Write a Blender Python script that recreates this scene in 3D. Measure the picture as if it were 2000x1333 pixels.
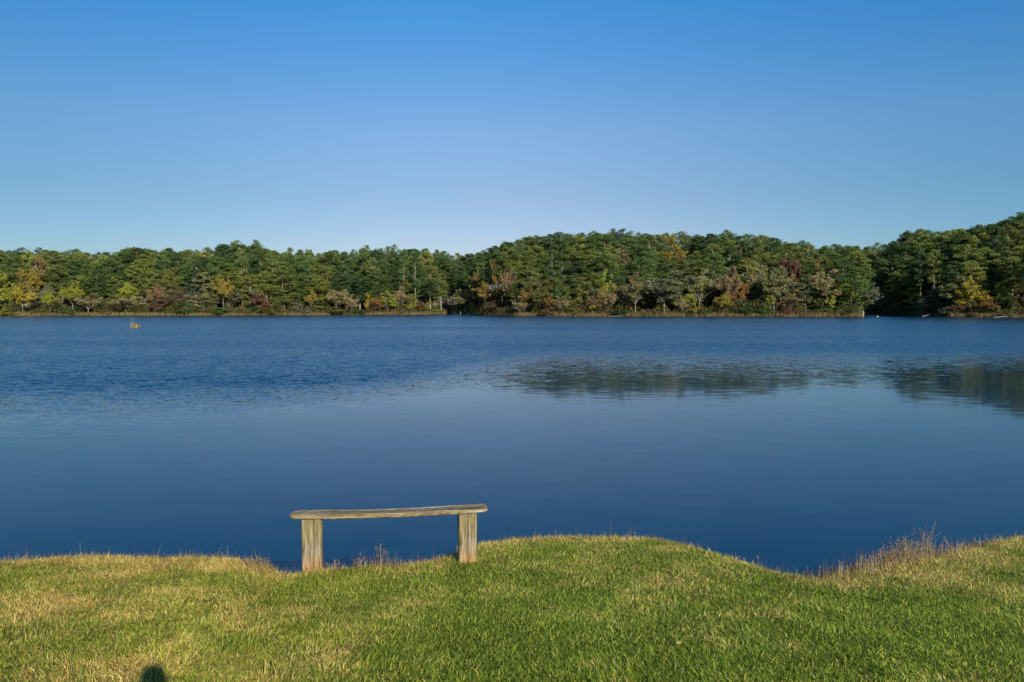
import bpy, math, random
import numpy as np
from mathutils import Vector, Matrix

scene = bpy.context.scene
for o in list(bpy.data.objects):
    bpy.data.objects.remove(o)
COL = scene.collection
R = math.radians

# ---------------------------------------------------------------- camera
F_PX = 1500.0            # focal length in pixels of the 2000 px wide photograph
PITCH = math.atan(64.5 / F_PX)
cam_data = bpy.data.cameras.new("camera")
cam_data.sensor_width = 36.0
cam_data.lens = 36.0 * F_PX / 2000.0
cam_data.clip_start = 0.05
cam_data.clip_end = 6000
cam = bpy.data.objects.new("main_camera", cam_data)
COL.objects.link(cam)
cam.location = (0, 0, 0)
cam.rotation_euler = (R(90) - PITCH, 0, 0)
scene.camera = cam

# ---------------------------------------------------------------- sky, sun, exposure
SUN_EL = 23.6
TO_SUN_AZ = math.atan2(1.69, -3.81)          # measured from +Y towards +X
world = bpy.data.worlds.new("World")
scene.world = world
world.use_nodes = True
nt = world.node_tree
nt.nodes.clear()
sky = nt.nodes.new("ShaderNodeTexSky")
sky.sky_type = 'NISHITA'
sky.sun_disc = False
sky.sun_elevation = R(SUN_EL)
sky.sun_rotation = TO_SUN_AZ
sky.altitude = 0
sky.air_density = 1.0
sky.dust_density = 0.3
sky.ozone_density = 3.0
hs = nt.nodes.new("ShaderNodeHueSaturation")
hs.inputs["Saturation"].default_value = 1.12
bg = nt.nodes.new("ShaderNodeBackground")
bg.inputs[1].default_value = 0.085
wo = nt.nodes.new("ShaderNodeOutputWorld")
nt.links.new(sky.outputs[0], hs.inputs["Color"])
# deepen the blue with height: the clear autumn air of the photograph
geo = nt.nodes.new("ShaderNodeTexCoord")
sepw = nt.nodes.new("ShaderNodeSeparateXYZ")
nt.links.new(geo.outputs["Generated"], sepw.inputs[0])
ramp = nt.nodes.new("ShaderNodeValToRGB")
stops = [(0.0, (.88, .76, .90)), (0.103, (.93, .835, .93)), (0.14, (.965, .865, .915)), (0.223, (1.10, 1.05, 1.107)), (0.36, (.57, 1.17, 1.44)), (0.7, (.42, 1.0, 1.35))]
while len(ramp.color_ramp.elements) < len(stops):
    ramp.color_ramp.elements.new(0.5)
for e_, (p_, c_) in zip(ramp.color_ramp.elements, stops):
    e_.position = p_
    e_.color = (c_[0] / 1.5, c_[1] / 1.5, c_[2] / 1.5, 1)
nt.links.new(sepw.outputs[2], ramp.inputs[0])
mulw = nt.nodes.new("ShaderNodeVectorMath"); mulw.operation = 'MULTIPLY'
scw = nt.nodes.new("ShaderNodeVectorMath"); scw.operation = 'SCALE'
scw.inputs["Scale"].default_value = 1.5
nt.links.new(hs.outputs[0], mulw.inputs[0]); nt.links.new(ramp.outputs[0], mulw.inputs[1])
nt.links.new(mulw.outputs[0], scw.inputs[0])
xr = nt.nodes.new("ShaderNodeMapRange")
xr.inputs[1].default_value = -0.6; xr.inputs[2].default_value = 0.6; xr.inputs[3].default_value = 0.0; xr.inputs[4].default_value = 1.0
nt.links.new(sepw.outputs[0], xr.inputs[0])
xm = nt.nodes.new("ShaderNodeValToRGB")
xm.color_ramp.interpolation = 'EASE'
xm.color_ramp.elements.new(0.5)
for e_, (p_, c_) in zip(xm.color_ramp.elements, [(0.0, (0.60, 0.79, 0.83)), (0.5, (1, 1, 1)), (1.0, (0.64, 0.94, 1.01))]):
    e_.position = p_
    e_.color = (*c_, 1)
nt.links.new(xr.outputs[0], xm.inputs[0])
xq = nt.nodes.new("ShaderNodeVectorMath"); xq.operation = 'MULTIPLY'
nt.links.new(scw.outputs[0], xq.inputs[0]); nt.links.new(xm.outputs[0], xq.inputs[1])
nt.links.new(xq.outputs[0], bg.inputs[0])
nt.links.new(bg.outputs[0], wo.inputs[0])

sun_d = bpy.data.lights.new("sun", 'SUN')
sun_d.energy = 5.0
sun_d.angle = R(0.53)
sun_d.color = (1.0, 0.88, 0.70)
sun = bpy.data.objects.new("sun", sun_d)
COL.objects.link(sun)
to_sun = Vector((math.sin(TO_SUN_AZ) * math.cos(R(SUN_EL)), math.cos(TO_SUN_AZ) * math.cos(R(SUN_EL)), math.sin(R(SUN_EL))))
sun.rotation_euler = to_sun.to_track_quat('Z', 'Y').to_euler()
sun.location = (20, -40, 30)

vs = scene.view_settings
vs.view_transform = 'Standard'
vs.look = 'None'
vs.exposure = 0.3
vs.gamma = 1.0
vs.use_curve_mapping = False

# ---------------------------------------------------------------- helpers
rng = np.random.default_rng(7)
rnd = random.Random(11)
CP, SP = math.cos(PITCH), math.sin(PITCH)
WATER_Z = -3.0

def ray(px, py):
    a = (px - 1000.0) / F_PX
    b = (666.5 - py) / F_PX
    return (a, CP + b * SP, -SP + b * CP)

def at(px, py, Y):
    r = ray(px, py)
    k = Y / r[1]
    return Vector((r[0] * k, Y, r[2] * k))

def ground_px(X, Y, Z=-3.0):
    """pixel column of a point"""
    depth = Y * CP - Z * SP
    return 1000.0 + F_PX * X / depth

def tag(o, label=None, category=None, group=None, kind=None):
    if label: o["label"] = label
    if category: o["category"] = category
    if group: o["group"] = group
    if kind: o["kind"] = kind
    return o

def link(o, parent=None):
    COL.objects.link(o)
    if parent is not None:
        o.parent = parent
    return o

def empty(name, loc, rz=0.0):
    o = bpy.data.objects.new(name, None)
    o.empty_display_size = 0.3
    o.location = loc
    o.rotation_euler = (0, 0, rz)
    return link(o)

def mesh_np(name, verts, faces, col=None, smooth=False):
    """verts (N,3), faces (M,k) all with k corners; col (N,3) point colours"""
    verts = np.asarray(verts, dtype=np.float32)
    faces = np.asarray(faces, dtype=np.int32)
    me = bpy.data.meshes.new(name)
    k = faces.shape[1]
    me.vertices.add(len(verts))
    me.vertices.foreach_set("co", verts.ravel())
    me.loops.add(faces.size)
    me.loops.foreach_set("vertex_index", faces.ravel())
    me.polygons.add(len(faces))
    me.polygons.foreach_set("loop_start", np.arange(0, faces.size, k, dtype=np.int32))
    me.polygons.foreach_set("loop_total", np.full(len(faces), k, dtype=np.int32))
    if smooth:
        me.polygons.foreach_set("use_smooth", np.ones(len(faces), dtype=bool))
    if col is not None:
        a = me.color_attributes.new("tint", 'FLOAT_COLOR', 'POINT')
        c4 = np.ones((len(verts), 4), dtype=np.float32)
        c4[:, :3] = col
        a.data.foreach_set("color", c4.ravel())
    me.update()
    me.validate()
    return me

def obj(name, me, mat, parent=None):
    o = bpy.data.objects.new(name, me)
    if mat is not None and not me.materials:
        me.materials.append(mat)
    return link(o, parent)

def vnoise(x, y, scale, seed=0):
    """smooth value noise 0..1"""
    r = np.random.default_rng(seed)
    g = r.random((256, 256))
    x = np.asarray(x, dtype=float) / scale + 57.3
    y = np.asarray(y, dtype=float) / scale + 91.7
    xi = np.floor(x).astype(int); yi = np.floor(y).astype(int)
    fx = x - xi; fy = y - yi
    fx = fx * fx * (3 - 2 * fx); fy = fy * fy * (3 - 2 * fy)
    a = g[xi % 256, yi % 256]; b = g[(xi + 1) % 256, yi % 256]
    c = g[xi % 256, (yi + 1) % 256]; d = g[(xi + 1) % 256, (yi + 1) % 256]
    return (a * (1 - fx) + b * fx) * (1 - fy) + (c * (1 - fx) + d * fx) * fy

def fnoise(x, y, scale, seed=0, oct=4):
    s = 0; w = 1; t = 0
    for k in range(oct):
        s = s + vnoise(x, y, scale / 2 ** k, seed + k) * w
        t += w; w *= 0.55
    return s / t

def sstep(e0, e1, x):
    t = np.clip((x - e0) / (e1 - e0), 0, 1)
    return t * t * (3 - 2 * t)

# ---------------------------------------------------------------- materials
def new_mat(name):
    m = bpy.data.materials.new(name)
    m.use_nodes = True
    return m, m.node_tree, m.node_tree.nodes["Principled BSDF"]

def N(nt, kind, **kw):
    n = nt.nodes.new(kind)
    for k, v in kw.items():
        setattr(n, k, v)
    return n

def leaf_material(name, translucency=0.3, rough=0.6, use_obj=True, spec=0.25):
    m, nt, p = new_mat(name)
    at_ = N(nt, "ShaderNodeAttribute", attribute_name="tint")
    col = at_.outputs["Color"]
    if use_obj:
        oi = N(nt, "ShaderNodeObjectInfo")
        mx = N(nt, "ShaderNodeMixRGB", blend_type='MULTIPLY')
        mx.inputs[0].default_value = 1.0
        nt.links.new(col, mx.inputs[1]); nt.links.new(oi.outputs["Color"], mx.inputs[2])
        col = mx.outputs[0]
    nt.links.new(col, p.inputs["Base Color"])
    p.inputs["Roughness"].default_value = rough
    p.inputs["Specular IOR Level"].default_value = spec
    tr = N(nt, "ShaderNodeBsdfTranslucent")
    nt.links.new(col, tr.inputs["Color"])
    ms = N(nt, "ShaderNodeMixShader")
    ms.inputs[0].default_value = translucency
    out = nt.nodes["Material Output"]
    nt.links.new(p.outputs[0], ms.inputs[1]); nt.links.new(tr.outputs[0], ms.inputs[2])
    nt.links.new(ms.outputs[0], out.inputs[0])
    return m

MAT_LEAF = leaf_material("tree_foliage", 0.34)
MAT_GRASS = leaf_material("grass_blades", 0.42, 0.5, use_obj=False, spec=0.35)
MAT_WEED = leaf_material("dry_stalks", 0.15, 0.7, use_obj=False)

def bark_material(name):
    m, nt, p = new_mat(name)
    oi = N(nt, "ShaderNodeObjectInfo")
    tc = N(nt, "ShaderNodeTexCoord")
    mp = N(nt, "ShaderNodeMapping")
    mp.inputs["Scale"].default_value = (3, 3, 0.5)
    no = N(nt, "ShaderNodeTexNoise")
    no.inputs["Scale"].default_value = 1.3
    no.inputs["Detail"].default_value = 5
    cr = N(nt, "ShaderNodeValToRGB")
    cr.color_ramp.elements[0].color = (0.45, 0.45, 0.45, 1)
    cr.color_ramp.elements[1].color = (1.3, 1.3, 1.3, 1)
    cr.color_ramp.elements[0].position = 0.3
    cr.color_ramp.elements[1].position = 0.7
    mx = N(nt, "ShaderNodeMixRGB", blend_type='MULTIPLY')
    mx.inputs[0].default_value = 1
    nt.links.new(tc.outputs["Object"], mp.inputs[0]); nt.links.new(mp.outputs[0], no.inputs["Vector"])
    nt.links.new(no.outputs["Fac"], cr.inputs[0])
    nt.links.new(oi.outputs["Color"], mx.inputs[1]); nt.links.new(cr.outputs[0], mx.inputs[2])
    nt.links.new(mx.outputs[0], p.inputs["Base Color"])
    p.inputs["Roughness"].default_value = 0.9
    p.inputs["Specular IOR Level"].default_value = 0.1
    return m
MAT_BARK = bark_material("tree_bark")

def soil_material(name, stops, scale, bump=0.02):
    m, nt, p = new_mat(name)
    tc = N(nt, "ShaderNodeTexCoord")
    no = N(nt, "ShaderNodeTexNoise")
    no.inputs["Scale"].default_value = scale
    no.inputs["Detail"].default_value = 8
    no.inputs["Roughness"].default_value = 0.65
    cr = N(nt, "ShaderNodeValToRGB")
    e = cr.color_ramp.elements
    while len(e) < len(stops): e.new(0.5)
    for i, (pos, c) in enumerate(stops):
        e[i].position = pos; e[i].color = (*c, 1)
    bp = N(nt, "ShaderNodeBump")
    bp.inputs["Distance"].default_value = bump
    n2 = N(nt, "ShaderNodeTexNoise")
    n2.inputs["Scale"].default_value = scale * 12
    n2.inputs["Detail"].default_value = 6
    nt.links.new(tc.outputs["Object"], no.inputs["Vector"]); nt.links.new(tc.outputs["Object"], n2.inputs["Vector"])
    nt.links.new(no.outputs["Fac"], cr.inputs[0]); nt.links.new(cr.outputs[0], p.inputs["Base Color"])
    nt.links.new(n2.outputs["Fac"], bp.inputs["Height"]); nt.links.new(bp.outputs[0], p.inputs["Normal"])
    p.inputs["Roughness"].default_value = 0.95
    p.inputs["Specular IOR Level"].default_value = 0.1
    return m

MAT_SOIL = soil_material("lawn_soil", [(0.3, (0.06, 0.05, 0.02)), (0.5, (0.12, 0.11, 0.03)), (0.7, (0.2, 0.15, 0.06))], 2.0)
MAT_FOREST_FLOOR = soil_material("forest_floor", [(0.3, (0.03, 0.028, 0.015)), (0.55, (0.07, 0.05, 0.025)), (0.75, (0.12, 0.085, 0.045))], 0.15, 0.1)

# ---------------------------------------------------------------- near bank (lawn)
def lawn_plane(x, y):
    x = np.asarray(x, float); y = np.asarray(y, float)
    a = -1.16 - 0.148 * y
    b = -1.60
    k = 0.12
    z = -k * np.log(np.exp(-a / k) + np.exp(-b / k))          # smooth minimum
    z = np.where(y < -3, -1.60 + 0 * y, z)
    z = z + 0.035 * np.exp(-((x - 1.2) / 1.5) ** 2 - ((y - 6.6) / 1.2) ** 2)     # low mound right of the bench
    z = z + 0.025 * (fnoise(x, y, 1.6, 3, 3) - 0.5) * sstep(2.0, 4.0, y)
    return z

CREST = [(-60, 1094), (0, 1096), (100, 1089), (200, 1085), (300, 1089), (450, 1092), (500, 1101), (530, 1114), (560, 1121), (640, 1113),
         (700, 1106), (780, 1104), (830, 1098), (860, 1090), (890, 1080), (940, 1063), (1000, 1054), (1100, 1048), (1200, 1047), (1290, 1055),
         (1370, 1073), (1450, 1096), (1520, 1116), (1600, 1127), (1660, 1121), (1720, 1105), (1780, 1096), (1850, 1084), (1900, 1071), (1950, 1059),
         (2000, 1051), (2060, 1047)]
cx, cy = [], []
for px, py in CREST:
    r_ = ray(px, py)
    lo, hi = 2.0, 20.0
    for _ in range(40):
        mid = 0.5 * (lo + hi)
        if r_[2] / r_[1] * mid > float(lawn_plane(r_[0] / r_[1] * mid, mid)): lo = mid
        else: hi = mid
    cx.append(r_[0] / r_[1] * lo); cy.append(lo)
cx = np.array(cx); cy = np.array(cy)
for _ in range(1):
    cy_s = cy.copy()

def edge_y(x):
    x = np.asarray(x, float)
    base = np.interp(x, cx, cy) + 0.14
    far = np.maximum(0, np.abs(x) - 6.2)
    return base + 0.5 * np.sin(far * 0.35) * np.minimum(1, far / 4) + 0.07 * (vnoise(x, 0 * x, 0.17, 5) - 0.5) + 0.10 * (vnoise(x, 0 * x, 0.6, 6) - 0.5)

def land_z(x, y):
    s = y - edge_y(x)
    z = lawn_plane(x, y)
    k = 0.10
    drop = 1.05 * k * np.logaddexp(0, s / k)
    return np.maximum(z - drop, -7.0)

def axis(pts):
    out = []
    for a, b, n in pts:
        out.extend(np.linspace(a, b, n, endpoint=False))
    out.append(pts[-1][1])
    return np.array(out)

xs = axis([(-700, -60, 20), (-60, -9, 40), (-9, 9, 360), (9, 60, 40), (60, 700, 20)])
ys = axis([(-500, -20, 16), (-20, 2, 30), (2, 9.5, 230), (9.5, 14, 20)])
GX, GY = np.meshgrid(xs, ys)
GZ = land_z(GX, GY)
V = np.stack([GX.ravel(), GY.ravel(), GZ.ravel()], 1)
nx = len(xs); ny = len(ys)
I, J = np.meshgrid(np.arange(nx - 1), np.arange(ny - 1))
b0 = (J * nx + I).ravel()
Fq = np.stack([b0, b0 + 1, b0 + nx + 1, b0 + nx], 1)
ground = obj("ground", mesh_np("ground", V, Fq, smooth=True), MAT_SOIL)
tag(ground, kind="structure")

# ---------------------------------------------------------------- water
def water_material():
    m, nt, p = new_mat("lake_water")
    p.inputs["Base Color"].default_value = (0.0, 0.026, 0.066, 1)
    p.inputs["Roughness"].default_value = 0.06
    p.inputs["IOR"].default_value = 1.255
    tc = N(nt, "ShaderNodeTexCoord")
    sep = N(nt, "ShaderNodeSeparateXYZ")
    nt.links.new(tc.outputs["Object"], sep.inputs[0])
    L = nt.links.new
    def math_(op, a, b=None, c=None, clamp=False):
        n = N(nt, "ShaderNodeMath", operation=op, use_clamp=clamp)
        for i, v in enumerate((a, b, c)):
            if v is None: continue
            if isinstance(v, (int, float)): n.inputs[i].default_value = v
            else: L(v, n.inputs[i])
        return n.outputs[0]
    def noise(scale, detail, vec, rough=0.5):
        n = N(nt, "ShaderNodeTexNoise")
        n.inputs["Scale"].default_value = scale
        n.inputs["Detail"].default_value = detail
        n.inputs["Roughness"].default_value = rough
        L(vec, n.inputs["Vector"])
        return n
    def mapped(sx, sy, rz=0.0):
        mp = N(nt, "ShaderNodeMapping")
        mp.inputs["Scale"].default_value = (sx, sy, 1)
        mp.inputs["Rotation"].default_value = (0, 0, rz)
        L(tc.outputs["Object"], mp.inputs[0])
        return mp.outputs[0]
    X, Y = sep.outputs[0], sep.outputs[1]
    # wind line: calm lee water near the bank, rippled water beyond it
    wob = noise(0.06, 3, mapped(1, 1.5))
    mrx = N(nt, "ShaderNodeMapRange", interpolation_type='SMOOTHSTEP')
    mrx.inputs[1].default_value = -8.0; mrx.inputs[2].default_value = 3.0; mrx.inputs[3].default_value = 0.0; mrx.inputs[4].default_value = 1.0
    L(X, mrx.inputs[0])
    right = mrx.outputs[0]
    line = math_('SUBTRACT', math_('ADD', 21.0, math_('MULTIPLY', right, 7.5)), math_('MULTIPLY', math_('MAXIMUM', math_('SUBTRACT', 0.0, X), 0.0), 0.28))
    line = math_('ADD', line, math_('MULTIPLY', math_('SUBTRACT', wob.outputs["Fac"], 0.5), 7.0))
    d = math_('SUBTRACT', Y, line)
    # wider, slower transition to the right (sheltered side)
    width = math_('ADD', 12.0, math_('MULTIPLY', right, 14.0))
    t = math_('DIVIDE', d, width, clamp=True)
    t2 = math_('POWER', t, 1.4)
    t3 = math_('POWER', t, 2.6)
    # slicks: long streaks of smoother water far out, mostly on the right
    slick = noise(0.02, 2, mapped(0.5, 3.0, 0.06))
    sl = math_('MULTIPLY', math_('SUBTRACT', slick.outputs["Fac"], 0.35, clamp=True), 3.2, clamp=True)
    sl = math_('ADD', 0.68, math_('MULTIPLY', sl, 0.32))
    amp = math_('ADD', 0.006, math_('MULTIPLY', math_('MULTIPLY', t2, sl), 0.95))
    n1 = noise(4.5, 3, mapped(1.0, 1.7, 0.25), 0.6)
    n2 = noise(1.5, 2, mapped(0.6, 1.8, 0.12), 0.5)
    vs1 = N(nt, "ShaderNodeVectorMath", operation='SUBTRACT')
    L(n1.outputs["Color"], vs1.inputs[0]); vs1.inputs[1].default_value = (0.5, 0.5, 0.5)
    vs2 = N(nt, "ShaderNodeVectorMath", operation='SUBTRACT')
    L(n2.outputs["Color"], vs2.inputs[0]); vs2.inputs[1].default_value = (0.5, 0.5, 0.5)
    sc1 = N(nt, "ShaderNodeVectorMath", operation='SCALE')
    L(vs1.outputs[0], sc1.inputs[0]); L(amp, sc1.inputs["Scale"])
    amp2 = math_('ADD', 0.024, math_('MULTIPLY', t2, 0.42))
    sc2 = N(nt, "ShaderNodeVectorMath", operation='SCALE')
    L(vs2.outputs[0], sc2.inputs[0]); L(amp2, sc2.inputs["Scale"])
    ad = N(nt, "ShaderNodeVectorMath", operation='ADD')
    L(sc1.outputs[0], ad.inputs[0]); L(sc2.outputs[0], ad.inputs[1])
    mu = N(nt, "ShaderNodeVectorMath", operation='MULTIPLY')
    L(ad.outputs[0], mu.inputs[0]); mu.inputs[1].default_value = (0.6, 1.0, 0.0)
    # the breeze blows to the near bank: the wavelets lean that way
    cb = N(nt, "ShaderNodeCombineXYZ")
    L(math_('MULTIPLY', math_('MULTIPLY', t3, sl), -0.14), cb.inputs[1])
    ad2 = N(nt, "ShaderNodeVectorMath", operation='ADD')
    L(mu.outputs[0], ad2.inputs[0]); L(cb.outputs[0], ad2.inputs[1])
    mu = ad2
    up = N(nt, "ShaderNodeVectorMath", operation='ADD')
    L(mu.outputs[0], up.inputs[0]); up.inputs[1].default_value = (0, 0, 1)
    no_ = N(nt, "ShaderNodeVectorMath", operation='NORMALIZE')
    L(up.outputs[0], no_.inputs[0])
    L(no_.outputs[0], p.inputs["Normal"])
    return m
MAT_WATER = water_material()
wv = [(-2600, 5.2, WATER_Z), (2600, 5.2, WATER_Z), (2600, 900, WATER_Z), (-2600, 900, WATER_Z)]
water = obj("water", mesh_np("water", wv, [(0, 1, 2, 3)]), MAT_WATER)
tag(water, kind="structure")

# ---------------------------------------------------------------- far shore terrain
SHORE = [(-3000, 290), (0, 290), (200, 296), (450, 303), (700, 325), (862, 345), (872, 350), (880, 430), (893, 430), (902, 350), (950, 315), (1005, 285),
         (1100, 273), (1300, 270), (1500, 266), (1640, 261), (1678, 260), (1690, 300), (1700, 370), (1712, 375), (1722, 330), (1760, 290), (1800, 272), (1860, 256),
         (2000, 240), (2300, 222), (5000, 215)]
HILL = [(-3000, 4), (0, 4), (400, 5), (860, 4), (900, 5), (960, 10), (1040, 15), (1300, 16), (1450, 15), (1540, 11), (1640, 8), (1700, 6), (1750, 10), (1820, 16),
        (1900, 19), (2000, 24), (2300, 28), (5000, 24)]
sp_, sy_ = np.array(SHORE).T
hp_, hv_ = np.array(HILL).T
def shore_y(px): return np.interp(px, sp_, sy_) + 3.0 * (vnoise(px, 0 * np.asarray(px, float), 22, 8) - 0.5)
def far_z(px, Y):
    t = Y - shore_y(px)
    z = WATER_Z - 1.0 + sstep(-1.5, 1.0, t) * 1.35
    z = z + np.interp(px, hp_, hv_) * sstep(0, 95, t) + 1.2 * (vnoise(px, Y, 30, 4) - 0.5) * sstep(5, 30, t)
    return z
fpx = axis([(-2600, -200, 60), (-200, 2200, 800), (2200, 4600, 60)])
fY = axis([(205, 400, 195), (400, 900, 40), (900, 4000, 12)])
PX, FY = np.meshgrid(fpx, fY)
FZ = far_z(PX, FY)
FX = (PX - 1000) / F_PX * (FY * CP + 3 * SP)
V = np.stack([FX.ravel(), FY.ravel(), FZ.ravel()], 1)
nx = len(fpx); ny = len(fY)
I, J = np.meshgrid(np.arange(nx - 1), np.arange(ny - 1))
b0 = (J * nx + I).ravel()
Fq = np.stack([b0, b0 + 1, b0 + nx + 1, b0 + nx], 1)
hills = obj("hills", mesh_np("hills", V, Fq, smooth=True), MAT_FOREST_FLOOR)
tag(hills, kind="structure")

# ---------------------------------------------------------------- tree geometry
def tube(pts, rad, sides, V, Fc):
    """append a tapered tube through pts"""
    base = sum(len(v) for v in V)
    pts = np.array(pts, float); n = len(pts)
    ring = []
    for i in range(n):
        d = pts[min(i + 1, n - 1)] - pts[max(i - 1, 0)]
        d /= (np.linalg.norm(d) + 1e-9)
        a = np.cross(d, (0.0, 0.0, 1.0)) if abs(d[2]) < 0.95 else np.cross(d, (1.0, 0, 0))
        a /= np.linalg.norm(a); b = np.cross(d, a)
        for k in range(sides):
            t = 2 * math.pi * k / sides
            ring.append(pts[i] + rad[i] * (math.cos(t) * a + math.sin(t) * b))
    V.append(np.array(ring))
    for i in range(n - 1):
        for k in range(sides):
            k2 = (k + 1) % sides
            Fc.append((base + i * sides + k, base + i * sides + k2, base + (i + 1) * sides + k2, base + (i + 1) * sides + k))

def leaf_quads(centres, size, r, flat=0.0, aspect=0.6):
    """random little quads at centres; returns verts, faces"""
    n = len(centres)
    d1 = r.normal(size=(n, 3)); d1[:, 2] *= (1 - flat)
    d1 /= np.linalg.norm(d1, axis=1)[:, None]
    d2 = r.normal(size=(n, 3)); d2[:, 2] *= (1 - flat)
    d2 -= (d2 * d1).sum(1)[:, None] * d1
    d2 /= np.linalg.norm(d2, axis=1)[:, None]
    s = size * r.uniform(0.6, 1.35, n)
    a = d1 * (s * 0.5)[:, None]; b = d2 * (s * 0.5 * aspect)[:, None]
    V = np.empty((n, 4, 3))
    V[:, 0] = centres - a; V[:, 1] = centres + b * 1.0 - a * 0.1
    V[:, 2] = centres + a; V[:, 3] = centres - b * 1.0 + a * 0.1
    Fq = np.arange(n * 4).reshape(n, 4)
    return V.reshape(-1, 3), Fq

def clump_points(c, rx, ry, rz, n, r):
    p = r.normal(size=(n, 3))
    p /= np.linalg.norm(p, axis=1)[:, None]
    p *= (r.uniform(0.25, 1.0, n) ** 0.5)[:, None]
    p[:, 2] = np.where(p[:, 2] < 0, p[:, 2] * 0.45, p[:, 2])
    return p * np.array([rx, ry, rz]) + np.array(c)

def make_pine(seed, H=24.0, crown_base=0.42, Rm=3.9, nclump=52, per=92):
    r = np.random.default_rng(seed)
    V, Fc = [], []
    lean = r.normal(0, 0.25, 2)
    zt = np.linspace(0, H * 0.97, 9)
    tp = [(lean[0] * (z / H) ** 2 * 3 + 0.12 * math.sin(z * 0.4 + seed), lean[1] * (z / H) ** 2 * 3, z - (0.6 if z == 0 else 0)) for z in zt]
    rad = [0.25 * (1 - z / H) ** 0.7 + 0.06 for z in zt]
    tube(tp, rad, 6, V, Fc)
    tp = np.array(tp)
    def trunk_at(z): return np.array([np.interp(z, zt, tp[:, 0]), np.interp(z, zt, tp[:, 1]), z])
    C, T = [], []
    for i in range(nclump):
        s = (i + r.uniform(0, 1)) / nclump              # 0 low .. 1 top
        z = H * (crown_base + (1 - crown_base) * s ** 0.9)
        prof = (0.45 + 0.55 * math.sin(math.pi * min(1, 0.12 + 0.62 * s))) * (1.0 if s < 0.72 else max(0.12, 1 - ((s - 0.72) / 0.30) ** 2.0))
        Rr = Rm * prof * r.uniform(0.55, 1.15)
        th = r.uniform(0, 2 * math.pi)
        if s > 0.96: Rr *= 0.3
        root = trunk_at(max(H * crown_base * 0.96, z - 0.25 * Rr - 0.3))
        tip = trunk_at(min(z, H * 0.985)) + np.array([math.cos(th) * Rr, math.sin(th) * Rr, -0.05 * Rr])
        if Rr > 0.6:
            tube([root, (root * 0.5 + tip * 0.5) + np.array([0, 0, -0.15]), tip], [0.09, 0.06, 0.03], 3, V, Fc)
        big = r.uniform(0.75, 1.25)
        cr = (1.32 - 0.30 * s) * big
        c = clump_points(tip, cr * 1.1, cr * 1.1, 0.78 * cr, per, r)
        C.append(c); T.append(np.full(per, r.uniform(0.72, 1.28)))
        if Rr > 2.0:
            mid = root * 0.4 + tip * 0.6
            n2 = per // 2
            C.append(clump_points(mid, cr * 0.8, cr * 0.8, 0.45 * cr, n2, r)); T.append(np.full(n2, r.uniform(0.7, 1.15)))
    C = np.concatenate(C); T = np.concatenate(T)
    lv, lf = leaf_quads(C, 0.50, r, flat=0.25, aspect=0.5)
    tint = np.repeat(T * r.uniform(0.8, 1.25, len(T)), 4)[:, None] * np.array([1.62, 1.58, 1.5])
    w = np.repeat(r.random(len(T)), 4)[:, None]
    tint = tint * (1 + (w - 0.5) * np.array([0.35, 0.1, 0.0]))
    vv = np.concatenate(V)
    lv[:, 2] = np.minimum(lv[:, 2], H * 1.01)
    return (mesh_np("pine_trunk", vv, Fc, smooth=True), mesh_np("pine_crown", lv, lf, tint), H, vv, np.array(Fc), lv, lf, tint)

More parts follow.
